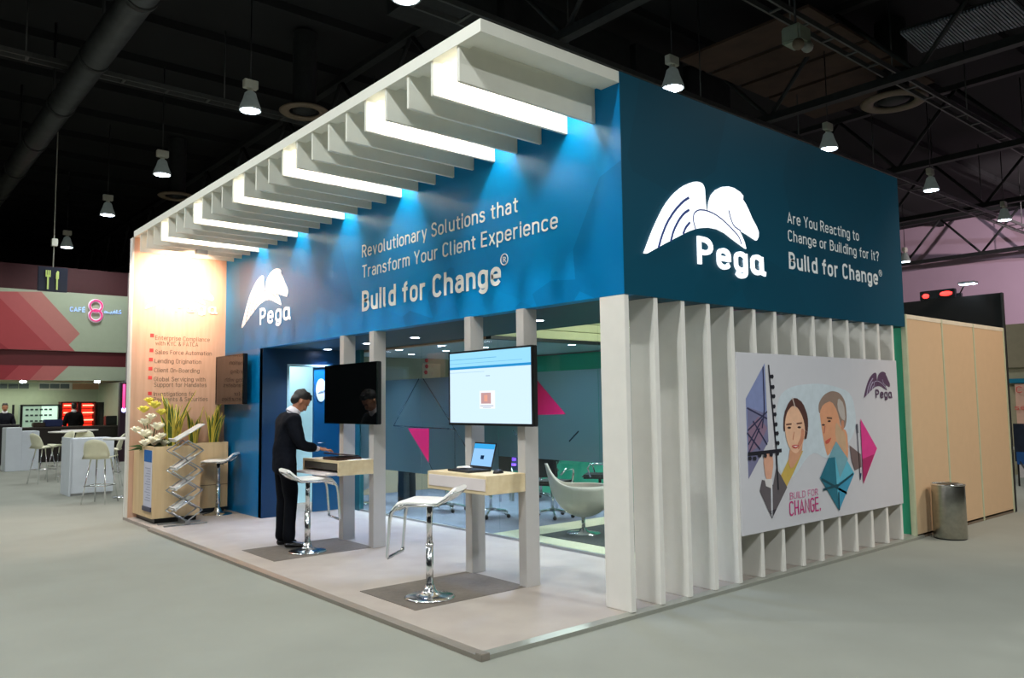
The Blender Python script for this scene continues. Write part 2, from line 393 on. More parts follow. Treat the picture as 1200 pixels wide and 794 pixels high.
# ceiling panels catching light, skylight
b = MB()
for k in range(5): b.box((9.5+k*1.2, 3.5, 9.2), (10.55+k*1.2, 6.6, 9.26))
o = tag(obj('ceiling_panel', b, mat('rusty brown acoustic board', (70, 52, 40), .9, var=.2, scale=2)), 'row of brown acoustic boards high behind the truss', 'ceiling panel')
t = thing('skylight', 'grey corrugated skylight strip at the upper right of the roof', 'skylight', (14, 1, 9))
q0, q1, q2, q3 = [at(px, py, 2, 9.0) for px, py in ((1055, 40), (1080, 62), (1215, 26), (1185, -2))]
b = MB()
for k in range(34):
    u0, u1 = k/34, (k+.6)/34
    b.prism([q0.lerp(q3, u0), q0.lerp(q3, u1), q1.lerp(q2, u1), q1.lerp(q2, u0)], (0, 0, .05))
obj('corrugated_sheet', b, mat('translucent grey sheet', (110, 118, 128), .5, var=.3, scale=2), t)
obj('frame', MB().prism([q0+V((0, 0, .06)), q3+V((0, 0, .06)), q2+V((0, 0, .06)), q1+V((0, 0, .06))], (0, 0, .04)), DARKM, t)
# ducts box at upper middle
b = MB()
for k in range(5): b.box((3+k*1.9, 7.2, 8.9), (4.7+k*1.9, 8.4, 9.6))
tag(obj('duct_segment', b, DARKM), 'dark boxy ventilation duct above the canopy', 'duct')
# ring vents
RINGM = mat('beige vent ring', (120, 104, 86), .6, var=.1)
def ring_vent(p, r, label):
    t = thing('ring_vent', label, 'vent', p, group='round ceiling vents')
    obj('outer_ring', MB().tube([(p[0]+r*math.cos(a*PI/20), p[1]+r*math.sin(a*PI/20), p[2]) for a in range(40)], .13*r/.5, 8, closed=True, sy=.35, up=(0, 0, 1)), RINGM, t)
    obj('diffuser', MB().lathe([(0, .1), (r*.45, .12), (r*.6, .02), (r*.35, -.04), (0, -.02)], p, 20), DARKM, t)
    obj('neck', MB().lathe([(r*.6, .05), (r*.6, 1.9)], p, 16), DARKM, t)
ring_vent((3.51, 12.95, 8.5), .46, 'ring vent above the canopy beside the first left lamp')
ring_vent((3.58, 22.53, 8.5), .46, 'ring vent by the canopy edge beside the second left lamp')
ring_vent((13.93, 3.88, 8.5), .58, 'pale ring vent above the navy band on the right')
# junction box
jp = at(933, 45, 2, 7.75)
t = thing('junction_box', 'pale green equipment box with two round lamps hanging from the roof', 'junction box', jp)
obj('housing', MB().box((jp[0]-.2, jp[1]-.17, jp[2]-.12), (jp[0]+.2, jp[1]+.17, jp[2]+.18), .03), mat('pale green housing', (140, 150, 132), .5), t)
obj('lamp_head', MB().ball((jp[0]-.12, jp[1]-.1, jp[2]-.17), .1), RINGM, t); obj('lamp_head', MB().ball((jp[0]+.14, jp[1]-.12, jp[2]-.15), .1), mat('grey lens', (150, 150, 140), .3), t)
obj('hanger', MB().tube([(jp[0], jp[1], jp[2]+.15), (jp[0], jp[1], 10.4)], .02), DARKM, t)

# bell lamps
LAMPL = mat('lamp disc', (255, 255, 255), .5, var=0, emit=(222, 238, 255), estr=14)
LHOUS = mat('lamp bracket ivory', (205, 205, 190), .5)
BELL = mat('faintly glowing glass bell', (158, 164, 160), .3, .2, var=.1, emit=(150, 165, 160), estr=.10)  # glass bell, lamp light inside it put in as faint emission
def make_lamp(label):
    t = thing('bell_lamp', label, 'ceiling lamp')
    obj('bell', MB().lathe([(.07, .36), (.1, .33), (.13, .22), (.19, .06), (.2, 0), (.185, .0), (.17, .06), (.1, .28), (0, .3)], seg=24), BELL, t, True)
    obj('lens', MB().lathe([(0, .0), (.17, .0), (.17, .02), (0, .02)], seg=24), LAMPL, t, True)
    obj('ballast_box', MB().box((-.13, -.06, .42), (.13, .06, .58), .01).tube([(0, 0, .34), (0, 0, .43)], .05), LHOUS, t, True)
    obj('cable', MB().tube([(0, 0, .57), (0, 0, 2.6)], .012, 6), BLACK, t, True)
    nest(t, {'bell': ('lens',)}); return t
LP = [((1.0, 4.62), 'bell lamp at the top edge above the canopy'), ((.97, 9.84), 'bell lamp nearest the canopy on the left, largest of the left row'),
      ((.95, 15.02), 'second bell lamp of the left row'), ((.95, 20), 'third bell lamp of the left row'), ((1.03, 25.7), 'smallest bell lamp of the left row, above the food sign'),
      ((6.26, 4.32), 'bell lamp just above the corner of the blue and navy bands'), ((11.6, 4.31), 'bell lamp half hidden by the navy band top'),
      ((17, 4.36), 'bell lamp right of the navy band, before the cable tray'), ((22.5, 4.42), 'bell lamp near the upper right border'),
      ((27.6, 9.6), 'small bell lamp against the lilac wall beside the navy band')]
lp0 = None
def hall_light(x, y, z, w, col=(.92, .97, .98), ang=150):
    l = bpy.data.lights.new('lamp_light', 'SPOT'); l.energy = w; l.color = col; l.spot_size = math.radians(ang); l.spot_blend = .6; l.shadow_soft_size = .18
    o = bpy.data.objects.new('lamp_light', l); C.objects.link(o); o.location = (x, y, z); return o
HALLW = 560
for (x, y), lb in LP:
    if lp0 is None: lp0 = make_lamp(lb); o = lp0
    else: o = dup(lp0, label=lb)
    o.location = (x, y, 7.0); o['group'] = 'bell lamps hanging in the hall'
    hall_light(x, y, 6.97, HALLW)
# the same lamp grid goes on around the camera
for x, y, w in ((-4.3, -.8, 1.15), (-4.3, 4.5, .9), (-4.3, 9.8, .9), (1, -6.1, 1.6), (6.3, -6.1, .6), (11.6, -6.1, .3), (-9.6, -.8, 1), (-9.6, 4.5, .8), (-4.3, -6.1, 1.45), (-4.3, 15, .6), (-4.3, 20, .6), (6.3, -.9, .25)):
    hall_light(x, y, 6.97, HALLW*w)
bx = bpy.data.lights

# ------------------------------------------------------------------ booth deck
DECKM = mat('warm grey deck carpet', (169, 159, 150), .95, var=.06, scale=3, bump=.4, bscale=300, spec=.1)
t = thing('booth_deck', 'low raised deck with pale carpet under the whole booth', 'platform', (1.5, 4, 0))
obj('deck_top', MB().box((-1.38, .02, 0), (5.0, 8.4, ZD)), DECKM, t)
TRIMM = mat('bronze aluminium edge', (150, 142, 132), .4, .5, var=.04)
b = MB()
def edge(p, q, inn):
    p = V(p); inn = V(inn)
    return [p, p+V((0, 0, .03)), p+inn*.055+V((0, 0, ZD+.004)), p+inn*.055]
b.prism(edge((-1.425, -.02, 0), 0, (1, 0, 0)), (0, 7.05, 0))
obj('edge_strip', b, TRIMM, t); obj('corner_piece', MB().box((-1.43, -.025, 0), (-1.36, .04, ZD+.005), .003), TRIMM, t)
obj('edge_strip', MB().prism(edge((-1.425, -.02, 0), 0, (0, 1, 0)), (6.45, 0, 0)), mat('pale aluminium edge', (168, 168, 158), .35, .5, var=.04), t)
MATM = mat('dark taupe carpet tile', (112, 104, 96), .95, var=.08, scale=20, bump=.4, bscale=300, spec=.1)
for y0, y1, lb in ((1.16, 2.0, 'dark taupe mat under the near stool and laptop desk'), (3.73, 4.57, 'dark taupe mat under the standing man and far desk')):
    tag(obj('floor_mat', MB().box((-1.14, y0, ZD), (.0, y1, ZD+.004)), MATM), lb, 'mat', 'dark mats before the desks')
# lounge rug seen through the glass
t = thing('lounge_rug', 'dark rug with a cream border behind the glass', 'rug', (3, 1.8, ZD))
obj('border', MB().box((1.47, .5, ZD), (4.8, 3.5, ZD+.006)), mat('cream rug border', (204, 196, 166), .9, var=.04, scale=5), t)
obj('centre', MB().box((1.80, .7, ZD+.006), (4.6, 3.02, ZD+.012)), mat('charcoal rug pile', (62, 66, 66), .95, var=.1, scale=30), t)
tag(obj('room_carpet', MB().box((1.47, 3.5, ZD), (4.88, 8.2, ZD+.005)), mat('slate room carpet', (112, 116, 132), .95, var=.08, scale=6)), 'slate carpet inside the glazed room beyond the rug', 'carpet')

# ------------------------------------------------------------------ blue fascia (left) and navy fascia (right)
HT, HB = 4.17, 2.42
BLUE = band_mat('blue printed fascia', [(0, 116, 176), (0, 136, 200), (0, 124, 186), (0, 130, 194), (0, 112, 170)], .34, (.5, .3, .2), .25, .0)
NAVB = band_mat('navy printed fascia', [(0, 68, 88), (0, 72, 94), (0, 66, 86), (0, 74, 96)], .45, (.2, .5, .1), .2, .0)
ta = thing('blue_fascia', 'long bright blue header with two slogans facing the aisle', 'fascia', (0, 4, HB))
obj('board', MB().box((0, 0, HB), (.12, 8.25, HT)), BLUE, ta)
tb = thing('navy_fascia', 'dark navy header over the fins with lit emblem and slogan', 'fascia', (2.4, 0, HB))
obj('board', MB().box((.12, -.001, HB), (4.82, .12, HT)), NAVB, tb)
obj('facing', MB().box((0, -.006, HB), (4.82, -.001, HT)), NAVB, tb)
# left end of the blue header is in front of a lower blue wall
def pln(px, py, ax, v): return at(px, py, ax, v)
def snap(p, ax, v, z=None):
    p = V(p); p[ax] = v
    if z is not None: p.z = z
    return p
def line(name, body, a, b_, topa, ax, mt, parent, off=.1, out=.004):
    "text whose left baseline pixel is a, right end pixel b_, cap top pixel topa, on plane ax=0"
    p0 = at(*a, ax, 0); p1 = at(*b_, ax, 0); z = (p0.z+p1.z)/2; top = at(*topa, ax, 0).z
    return text(name, body, snap(p0, ax, 0, z), snap(p1, ax, 0, z), top-p0.z, mt, parent, off)
def regmark(c, right, nrm, r, parent):
    c = V(c); right = V(right); nrm = V(nrm); pts = [c+right*r*math.cos(k*PI/12)+V((0, 0, 1))*r*math.sin(k*PI/12)+nrm*.005 for k in range(24)]
    obj('registered_ring', MB().tube(pts, r*.11, 6, closed=True), LET, parent)
    text('registered_letter', 'R', c-right*r*.38-V((0, 0, r*.5)), c+right*r*.45-V((0, 0, r*.5)), r, LET, parent, .16)
line('slogan', 'Revolutionary Solutions that', (424.7, 302.6), (607.8, 247.7), (424.7, 287.8), 0, LET, ta, .12)
line('slogan', 'Transform Your Client Experience', (425, 326.4), (654.4, 266.4), (424, 312), 0, LET, ta, .12)
line('slogan', 'Build for Change', (424.7, 365.2), (587.7, 333.6), (424, 341.5), 0, LET, ta, .17)
regmark(at(591.4, 303.9, 0, 0), (0, -1, 0), (-1, 0, 0), .05, ta)
line('slogan', 'Are You Reacting to', (922.1, 260.9), (1006.1, 283), (924.5, 248), 1, LET, tb, .125)
line('slogan', 'Change or Building for it?', (922.9, 282.6), (1029.4, 306), (923, 269.4), 1, LET, tb, .125)
line('slogan', 'Build for Change', (924, 315.4), (1028.5, 333.6), (924, 295.6), 1, LET, tb, .17)
regmark(at(1031, 320, 1, 0), (1, 0, 0), (0, -1, 0), .035, tb)

# emblem: winged horse head traced from the sign
def smooth(pts, closed=True, it=2):
    pts = [V((p[0], p[1])) for p in pts]
    for _ in range(it):
        out = []; n = len(pts); rng = range(n) if closed else range(n-1)
        if not closed: out.append(pts[0])
        for i in rng:
            a = pts[i]; c = pts[(i+1) % n]
            if (c-a).length < .012: out.append((a+c)/2); continue
            out += [a*.78+c*.22, a*.22+c*.78]
        if not closed: out.append(pts[-1])
        pts = out
    return pts
WING = [(68, 565), (95, 490), (130, 400), (170, 310), (215, 225), (270, 155), (330, 105), (390, 78), (430, 75), (460, 88), (475, 120), (478, 180), (482, 230), (490, 290), (500, 340), (506, 380), (470, 380), (430, 385), (385, 398), (340, 418), (260, 460), (175, 505)]
HEAD = [(510, 380), (502, 330), (500, 270), (505, 210), (520, 165), (550, 130), (590, 110), (630, 107), (670, 118), (710, 145), (730, 170), (728, 195), (745, 220), (765, 260), (790, 320), (820, 375), (833, 410), (832, 440), (820, 465), (795, 450), (750, 420), (715, 400), (700, 395), (720, 430), (740, 480), (750, 520), (715, 495), (660, 455), (610, 415), (560, 390)]
GROO = [[(165, 515), (185, 440), (220, 350), (270, 270), (330, 205), (368, 182)], [(247, 470), (265, 400), (300, 330), (335, 285), (370, 262)], [(328, 424), (345, 380), (375, 345)]]
LOOP = [[(412, 392), (395, 330), (400, 285), (430, 262), (480, 265), (540, 290), (600, 335), (660, 395), (700, 440), (718, 492)], [(632, 265), (645, 320), (665, 370), (712, 402)]]
def lg(p):
    q = at(740+p[0]/5.672, 200+p[1]/5.672, 1, 0); return (q.x-.22, q.z-2.73)
LW = [lg(p) for p in WING]; LH = [lg(p) for p in HEAD]; LG = [[lg(p) for p in g] for g in GROO]; LL = [[lg(p) for p in g] for g in LOOP]
def emblem(org, right, nrm, s, mt, gm, parent, th=.012, words=True, wm_=None, out=.002, gw=1.0, nm='emblem'):
    org = V(org); right = V(right); nrm = V(nrm); up = V((0, 0, 1))
    def P(q, o=0): return org + right*q[0]*s + up*q[1]*s + nrm*(out+o)
    b = MB(); b.prism([P(q) for q in smooth(LW, True, 1)], nrm*th); b.prism([P(V(q)) for q in LH], nrm*th)
    e = obj(nm, b, mt, parent)
    for k, path in enumerate(LG+LL):
        g = MB()
        w = (.011 if k < 3 else .006)*gw*s; pp = smooth(path, False, 1)
        L = []; Rr = []
        for i, q in enumerate(pp):
            d = (pp[min(i+1, len(pp)-1)]-pp[max(i-1, 0)]).normalized(); n2 = V((-d.y, d.x))
            L.append(q+n2*w/s); Rr.append(q-n2*w/s)
        for i in range(len(pp)-1):
            g.prism([P(L[i], th), P(L[i+1], th), P(Rr[i+1], th), P(Rr[i], th)], nrm*.0015)
        obj('emblem_groove', g, gm, parent)
    
    if words:
        a = lg((430, 632)); c = lg((878, 700)); tp = lg((425, 437)); z = (a[1]+c[1])/2
        text('wordmark', 'Peg@', P((a[0], z)), P((c[0]-.02, z)), (tp[1]-a[1])*s, wm_ or mt, parent, .165, th)
    return e
SIGN2 = mat('white acrylic sign', (255, 255, 255), .4, var=0, emit=(255, 250, 245), estr=.45)
SIGN = mat('backlit white acrylic', (255, 255, 255), .4, var=0, emit=(240, 247, 255), estr=.8)
emblem((.22, 0, 2.73), (1, 0, 0), (0, -1, 0), 1, SIGN, mat('indigo groove', (60, 80, 150), .5, var=0), tb, .02)
emblem((0, 7.6, 2.74), (0, -1, 0), (-1, 0, 0), 1, SIGN2, mat('pale grey groove', (150, 170, 190), .5, var=0), ta, .006)
# soft halo lights of the backlit sign
# soffit behind the band
SOFF = mat('dark teal soffit', (38, 62, 76), .5, var=.04)
t = thing('soffit', 'dark teal soffit with round downlights under the headers', 'soffit', (.8, 4, HB))
obj('panel', MB().box((.12, .12, HB), (1.5, 8.2, HB+.06)), SOFF, t)
obj('panel', MB().box((1.5, 3.6, HB+.02), (4.9, 8.2, HB+.06)), mat('grey room ceiling', (176, 184, 190), .6, var=.03), t)
obj('timber_trim', MB().box((1.5, 3.72, HB-.02), (1.62, 8.0, HB+.02)), mat('orange timber trim', (196, 140, 108), .5), t)
obj('dark_beam', MB().box((1.5, 3.50, HB-.035), (4.9, 3.60, HB+.005)), mat('black beam', (16, 26, 30), .5), t)
b = MB()
for k in range(10): b.box((1.5, 3.5, HB+.008+k*.115), (4.9, 3.6, HB+.115+k*.115), .006)
obj('slatted_screen', b, mat('cream slats', (214, 214, 168), .6, var=.03), t)
DLM = mat('downlight lens', (255, 255, 255), .5, var=0, emit=(225, 232, 255), estr=22)
dl = []
for i, (x, y) in enumerate(((.75, 1.81), (.83, 4.16), (.81, 5.29), (.89, 6.58), (2.0, 6.39), (2.75, 7.2), (2.75, 6.2), (2.04, 5.31), (3.58, 4.21), (2.8, 5.27))):
    z = HB if x < 1.5 else HB+.02
    t = thing('downlight', 'round recessed downlight glowing in the soffit', 'downlight', (x, y, z), group='recessed downlights under the booth ceiling')
    obj('bezel', MB().lathe([(.055, -.001), (.075, -.008), (.08, 0)], (0, 0, 0), 20), ALU, t, True)
    obj('lens', MB().lathe([(0, -.006), (.055, -.006)], (0, 0, 0), 20), DLM, t, True)
    nest(t, {'bezel': ('lens',)})
    l = bpy.data.lights.new('downlight_light', 'SPOT'); l.energy = 110 if x < 1.5 else 90; l.color = (.45, .62, 1) if x < 1.5 else (.75, .88, 1); l.spot_size = math.radians(120); l.spot_blend = .8; l.shadow_soft_size = .05
    o = bpy.data.objects.new('downlight_light', l); C.objects.link(o); o.location = (x, y, z-.03)

# ------------------------------------------------------------------ canopy
t = thing('slatted_canopy', 'white slatted canopy with lit bays cantilevered over the aisle deck', 'canopy', (-.7, 4, 3.8))
obj('rim', MB().box((-1.37, .0, 4.08), (-.002, .19, HT)), WHITEC, t)
obj('rim', MB().box((-1.37, .19, 4.08), (-1.27, 8.24, HT)), WHITEC, t)
obj('top_panel', MB().box((-1.27, .19, 4.11), (-.002, 8.24, 4.16)), WHITEC, t)
slat0 = None
lit = [1, 4, 9, 13, 17, 21]
for k in range(25):
    y = .29+.32*k
    if slat0 is None:
        slat0 = obj('slat', MB().box((-1.355, -.03, 3.825), (-.002, .0, 4.11), .002), WHITEC, t); slat0.location = V((0, y, 0)); s = slat0
    else:
        s = slat0.copy(); C.objects.link(s); s.parent = t; s.location = (0, y, 0)
slat0.data.transform(M.Translation((0, 0, 0)))
TUBE = mat('lit diffuser tube', (255, 255, 255), .5, var=0, emit=(255, 244, 228), estr=6)
CANW = 10
for k in lit:
    y = .29+.32*(k-1)
    obj('light_batten', MB().box((-1.2, y+.002, 4.05), (-.12, y+.05, 4.1)).tube([(-1.15, y+.06, 4.04), (-.2, y+.06, 4.04)], .018, 8), TUBE, t)
    l = bpy.data.lights.new('batten_light', 'AREA'); l.shape = 'RECTANGLE'; l.size = 1.0; l.size_y = .08; l.energy = CANW; l.color = (1, .95, .88)
    o = bpy.data.objects.new('batten_light', l); C.objects.link(o); o.location = (-.66, y+.1, 4.05)
    o.rotation_euler = Euler((math.radians(24), 0, 0))

# ------------------------------------------------------------------ back board with list
PX0, PX1, PY = -1.37, 0.0, 8.25
t = thing('timber_list_board', 'tall peach timber board with a bulleted list and white emblem', 'display board', (-.7, PY, 0))
obj('board', MB().box((PX0, PY, ZD), (PX1, PY+.12, 4.08)), PEACH, t)
obj('edge_cap', MB().box((PX0-.012, PY-.004, ZD), (PX0+.012, PY+.124, 4.08)), WHITE, t)
GTX = mat('grey print', (128, 104, 86), .7, var=0); REDB = mat('coral bullet print', (232, 74, 70), .6, var=0)
def cp(x, y): return at(150+x/4.181, 290+y/4.181, 1, PY)
for x, y in ((118, 430), (115, 503), (112, 548), (110, 593), (108, 637), (107, 714)):
    p = cp(x, y); obj('bullet', MB().box((p.x-.026, PY-.003, p.z-.026), (p.x+.026, PY, p.z+.026)), REDB, t)
for s, x0, x1, y in (('Enterprise Compliance', 133, 400, 449), ('with KYC & FATCA', 135, 343, 476), ('Sales Force Automation', 133, 410, 519), ('Lending Origination', 130, 358, 563),
                     ('Client On-Boarding', 128, 350, 608), ('Global Servicing with', 127, 378, 652), ('Support for Mandates', 127, 385, 680), ('Investigations for', 125, 330, 725), ('Payments & Securities', 125, 390, 752)):
    p = cp(x0, y+2); q = cp(x1, y+2); q.z = p.z; text('list_line', s, p, q, .066, GTX, t, .10, .002, .001)
p = cp(80, 305)
emblem((p.x, PY, p.z), (1, 0, 0), (0, -1, 0), .62, LET, mat('pale grey groove', (150, 170, 190), .5, var=0), t, .008)

# ------------------------------------------------------------------ fins on the right side
fin0 = None
fl = ['broad white corner fin carrying the junction of blue and navy headers', 'second white fin from the booth corner', 'third white fin from the booth corner', 'fourth white fin, last one before the portrait graphic',
      'fifth white fin, at the left edge of the portrait graphic']
for k in range(14):
    x0 = k*.3449+.001; x1 = x0+.051
    lb = fl[k] if k < 5 else ['white fin behind the portrait graphic, %s from its left edge' % w for w in ('second', 'third', 'fourth', 'fifth', 'sixth', 'seventh', 'eighth', 'ninth')][k-5] if k < 13 else 'rightmost white fin beside the green wall strip'
    if fin0 is None: fin0 = obj('support_fin', MB().box((0, 0, ZD), (.051, .26, HB), .003), WHITE); o = fin0
    else: o = fin0.copy(); C.objects.link(o)
    o.location = (x0, .001, 0); tag(o, lb, 'fin', 'white support fins on the right side')
# infill behind the fins (the gaps show a grey-white wall)
b = MB().box((1.40, .28, ZD), (4.56, .34, HB))
tag(obj('side_partition', b, mat('pale grey green partition', (188, 196, 184), .6, var=.02)), 'pale partition standing behind the fins and portrait graphic', 'partition')
tag(obj('green_partition', MB().box((4.9, .02, ZD), (5.0, 8.2, HB)), mat('emerald green wall', (48, 164, 128), .6, var=.04, scale=1)), 'emerald green end wall seen as a strip beside the last fin', 'partition')
tag(obj('beige_partition', MB().box((1.5, 8.2, ZD), (5.0, 8.3, HB+.3)), mat('beige wall panel', (176, 158, 134), .6, var=.03)), 'beige wall at the back of the glazed room', 'partition')
p = at(503, 430, 1, 8.19)
t = thing('wall_poster', 'pale peach poster with red dots inside the glazed room', 'poster', (p.x, 8.19, p.z))
a = at(495, 415, 1, 8.19); c = at(516, 443, 1, 8.19)
obj('sheet', MB().box((a.x, 8.18, 1.4), (c.x, 8.2, 2.35)), mat('peach poster', (214, 180, 150), .6), t)
for q in ((500, 422), (500, 429), (499, 436)):
    d = at(*q, 1, 8.18); obj('red_dot', MB().ball((d.x, 8.178, d.z), (.04, .004, .04), 10), REDB, t)

# ------------------------------------------------------------------ navy wall with doorway at y = 6.8
t = thing('navy_wall', 'glossy blue wall column and doorway left of the standing man', 'wall panel', (.3, 6.9, ZD))
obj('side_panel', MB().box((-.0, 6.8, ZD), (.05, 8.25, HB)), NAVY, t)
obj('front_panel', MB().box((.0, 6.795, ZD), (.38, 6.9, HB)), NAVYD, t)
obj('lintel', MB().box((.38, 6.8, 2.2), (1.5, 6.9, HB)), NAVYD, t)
obj('door_frame', MB().box((.365, 6.79, ZD), (.40, 6.9, 2.2)).box((.40, 6.79, 2.17), (1.42, 6.9, 2.2)), mat('pale aqua frame', (176, 214, 220), .5), t)
tag(obj('white_partition', MB().box((.2, 8.05, ZD), (1.5, 8.1, HB)), mat('pale aqua wall', (186, 222, 228), .5, var=.03)), 'pale aqua wall glimpsed through the doorway behind the man', 'partition')
# open door leaf with round sign
d0 = V((1.42, 6.86, 0)); t = thing('open_door', 'blue door with a round white emblem sign behind the man', 'door', (1.1, 6.85, ZD))
obj('door_leaf', MB().box((.80, 6.83, ZD+.01), (1.43, 6.87, 2.16), .004), mat('teal blue door', (6, 78, 118), .35, var=.03), t)
c = at(376, 457, 1, 6.83)
obj('round_sign', MB().prism([(c.x+.085*math.cos(a*PI/16), 6.829, c.z+.17*math.sin(a*PI/16)) for a in range(32)], (0, -.01, 0)), mat('sign white', (214, 226, 228), .4, var=0), t)
emblem((c.x-.05, 6.819, c.z-.06), (1, 0, 0), (0, -1, 0), .075, mat('sign grey print', (110, 130, 145), .5, var=0), LET, t, .002, False, nm='sign_emblem')
obj('handle', MB().tube([(.86, 6.83, 1.05), (.86, 6.79, 1.05), (.97, 6.79, 1.05)], .01, 8), CHROME, t)

# ------------------------------------------------------------------ glass partition at x = 1.4
GX = 1.40
t = thing('glass_partition', 'long glass wall with frosted band and magenta triangles behind the desks', 'glass wall', (GX, 3, ZD))
for a, c in ((.32, 1.62), (1.62, 3.25), (3.25, 4.88), (4.88, 6.5)):
    obj('glass_pane', MB().box((GX, a+.003, ZD+.02), (GX+.01, c-.003, HB)), clear_glass(), t)
    obj('frosted_band', MB().box((GX-.003, a+.003, .68 if a > 3 else .98), (GX-.001, c-.003, 1.94)), frost_glass(), t)
obj('floor_channel', MB().box((GX-.015, .32, ZD), (GX+.025, 6.5, ZD+.025)), ALU, t)
obj('end_post', MB().box((GX-.02, 6.5, ZD), (GX+.05, 6.8, HB)), mat('teal post', (30, 88, 96), .4), t)
def gp(px, py): return at(px, py, 0, GX-.004)
def strip(p, q, w, mt, nm='clear_line'):
    p = V(p); q = V(q); d = (q-p).normalized(); n2 = d.cross(V((1, 0, 0)))*w
    obj(nm, MB().prism([p+n2, q+n2, q-n2, p-n2], (-.002, 0, 0)), mt, t)
CUT = mat('bright cut glass line', (40, 52, 58), .1, var=.6, scale=14, spec=.9)
ap = V((GX-.004, 4.88, 1.94)); bl = V((GX-.004, 5.57, 1.30)); br = V((GX-.004, 4.12, 1.28))
strip(ap+V((0, .05, 0)), bl, .007, CUT); strip(ap-V((0, .05, 0)), br, .007, CUT); strip(bl, br, .007, CUT)
strip(br, (GX-.004, 4.12, .68), .005, CUT); strip(br, gp(552, 533), .006, CUT); strip(gp(503, 542), gp(507, 551), .006, CUT)
strip(gp(601, 504), gp(606, 510), .008, CUT); strip(gp(667, 517), gp(678, 505), .008, CUT)
obj('magenta_triangle', MB().prism([gp(478, 501.5), gp(503, 502), gp(502.5, 542)], (-.002, 0, 0)), PINK, t)
q1 = gp(628.5, 444); q2 = gp(628.5, 486); q3 = gp(663, 485)
obj('magenta_triangle', MB().prism([q1, q3, q2], (-.002, 0, 0)), PINK, t)

# ------------------------------------------------------------------ workstation posts, desks, screens
post0 = None
pl = (('right white post of the lit-screen station', 1.14), ('left white post of the lit-screen station', 1.90), ('right white post behind the dark screen', 3.68), ('left white post behind the dark screen, next to the man', 4.37))
for lb, y in pl:
    if post0 is None: post0 = obj('station_post', MB().box((-.03, 0, ZD), (.125, .1, HB), .003), mat('post white laminate', (188, 184, 180), .5, var=.02)); o = post0
    else: o = post0.copy(); C.objects.link(o)
    o.location = (0, y, 0); tag(o, lb, 'post', 'white posts carrying the desks')
def desk(y0, label, drawer_out=0):
    t = thing('wall_desk', label, 'desk', (-.24, y0+.42, .84), group='birch desks between the posts')
    y1 = y0+.86; xf = -.455
    if not drawer_out:
        obj('body', MB().box((xf, y0, .845), (-.032, y1, 1.0), .003), BIRCH, t)
        obj('drawer_front', MB().box((xf-.008, y0+.015, .875), (xf+.01, y1-.03, .975), .002), mat('white drawer front', (226, 216, 214), .4, var=.01), t)
    else:
        obj('body', MB().box((xf, y0, .975), (-.032, y1, 1.0), .002).box((xf, y0, .845), (-.032, y0+.025, .975)).box((xf, y1-.025, .845), (-.032, y1, .975)).box((-.06, y0+.02, .845), (-.032, y1-.02, .975)), BIRCH, t)
        obj('keyboard_tray', MB().box((xf-.13, y0+.03, .85), (-.10, y1-.03, .872), .003), mat('white drawer front', (226, 216, 214), .4, var=.01), t)
        obj('inner_box', MB().box((xf+.01, y0+.03, .90), (-.1, y1-.03, .972)), mat('dark cavity liner', (70, 66, 58), .7), t)
desk(1.14, 'birch desk with white drawer under the lit screen'); desk(3.68, 'birch desk with pulled-out tray in front of the man', 1)
def screen(y0, y1, z0, z1, label, lit_, x=-.11, thk=.05):
    t = thing('wall_screen', label, 'screen', (x, (y0+y1)/2, z0))
    obj('cabinet', MB().box((x, y0, z0), (x+thk, y1, z1), .006), BLACK, t)
    obj('bezel', MB().box((x-.012, y0, z0), (x, y1, z0+.022)).box((x-.012, y0, z1-.016), (x, y1, z1)).box((x-.012, y0, z0+.022), (x, y0+.016, z1-.016)).box((x-.012, y1-.016, z0+.022), (x, y1, z1-.016)), BLACK if lit_ else GLOSSB, t)
    if not lit_: obj('display', MB().box((x-.008, y0+.016, z0+.022), (x-.001, y1-.016, z1-.016)), GLOSSB, t)
    obj('wall_bracket', MB().box((x+thk, (y0+y1)/2-.2, z0+.2), (x+thk+.03, (y0+y1)/2+.2, z1-.2)), DARKM, t)
    return t
# lit screen
t = screen(.93, 2.13, 1.40, 2.085, 'large lit screen showing a blue and white web page', True)
SX = -.11
def scr(c, s=1.0): return glow('screen %d %d %d' % c, c, s)
dy0, dy1, dz0, dz1 = .946, 2.114, 1.422, 2.069
def sr(u0, u1, v0, v1, c, dx=0, nm='screen_image', s=.95):   # u from left, v from top
    return obj(nm, MB().box((SX-.006-dx, dy1-(dy1-dy0)*u1, dz1-(dz1-dz0)*v1), (SX-.003-dx, dy1-(dy1-dy0)*u0, dz1-(dz1-dz0)*v0)), scr(c, s), t)
sr(0, 1, 0, 1, (206, 232, 250), 0, 'display')
sr(0, 1, 0, .20, (150, 214, 246), .001, 'page_header'); sr(0, 1, .20, .235, (40, 140, 200), .0015, 'page_bar'); sr(0, .6, .09, .098, (96, 170, 210), .002, 'page_line'); sr(0, .9, .15, .156, (110, 180, 215), .002, 'page_line')
sr(0, .45, .28, .285, (150, 190, 210), .001, 'page_line'); sr(.47, .52, .34, .35, (140, 160, 180), .001, 'page_line'); sr(.39, .58, .55, .80, (236, 240, 246), .001, 'profile_card')
sr(.41, .53, .58, .73, (190, 150, 150), .002, 'profile_photo'); sr(.45, .49, .61, .70, (224, 160, 140), .003, 'profile_face'); sr(.40, .56, .755, .765, (150, 165, 190), .002, 'page_line'); sr(.43, .53, .78, .787, (150, 165, 190), .002, 'page_line')
nest(t, {'display': ('page_header', 'page_bar', 'page_line', 'profile_card', 'profile_photo', 'profile_face')})
screen(3.46, 4.67, 1.385, 2.07, 'large dark switched-off screen in front of the man', False)
t = screen(7.14, 8.22, 1.63, 2.36, 'dark glossy screen on the blue wall mirroring the timber board', False, -.14, .06)
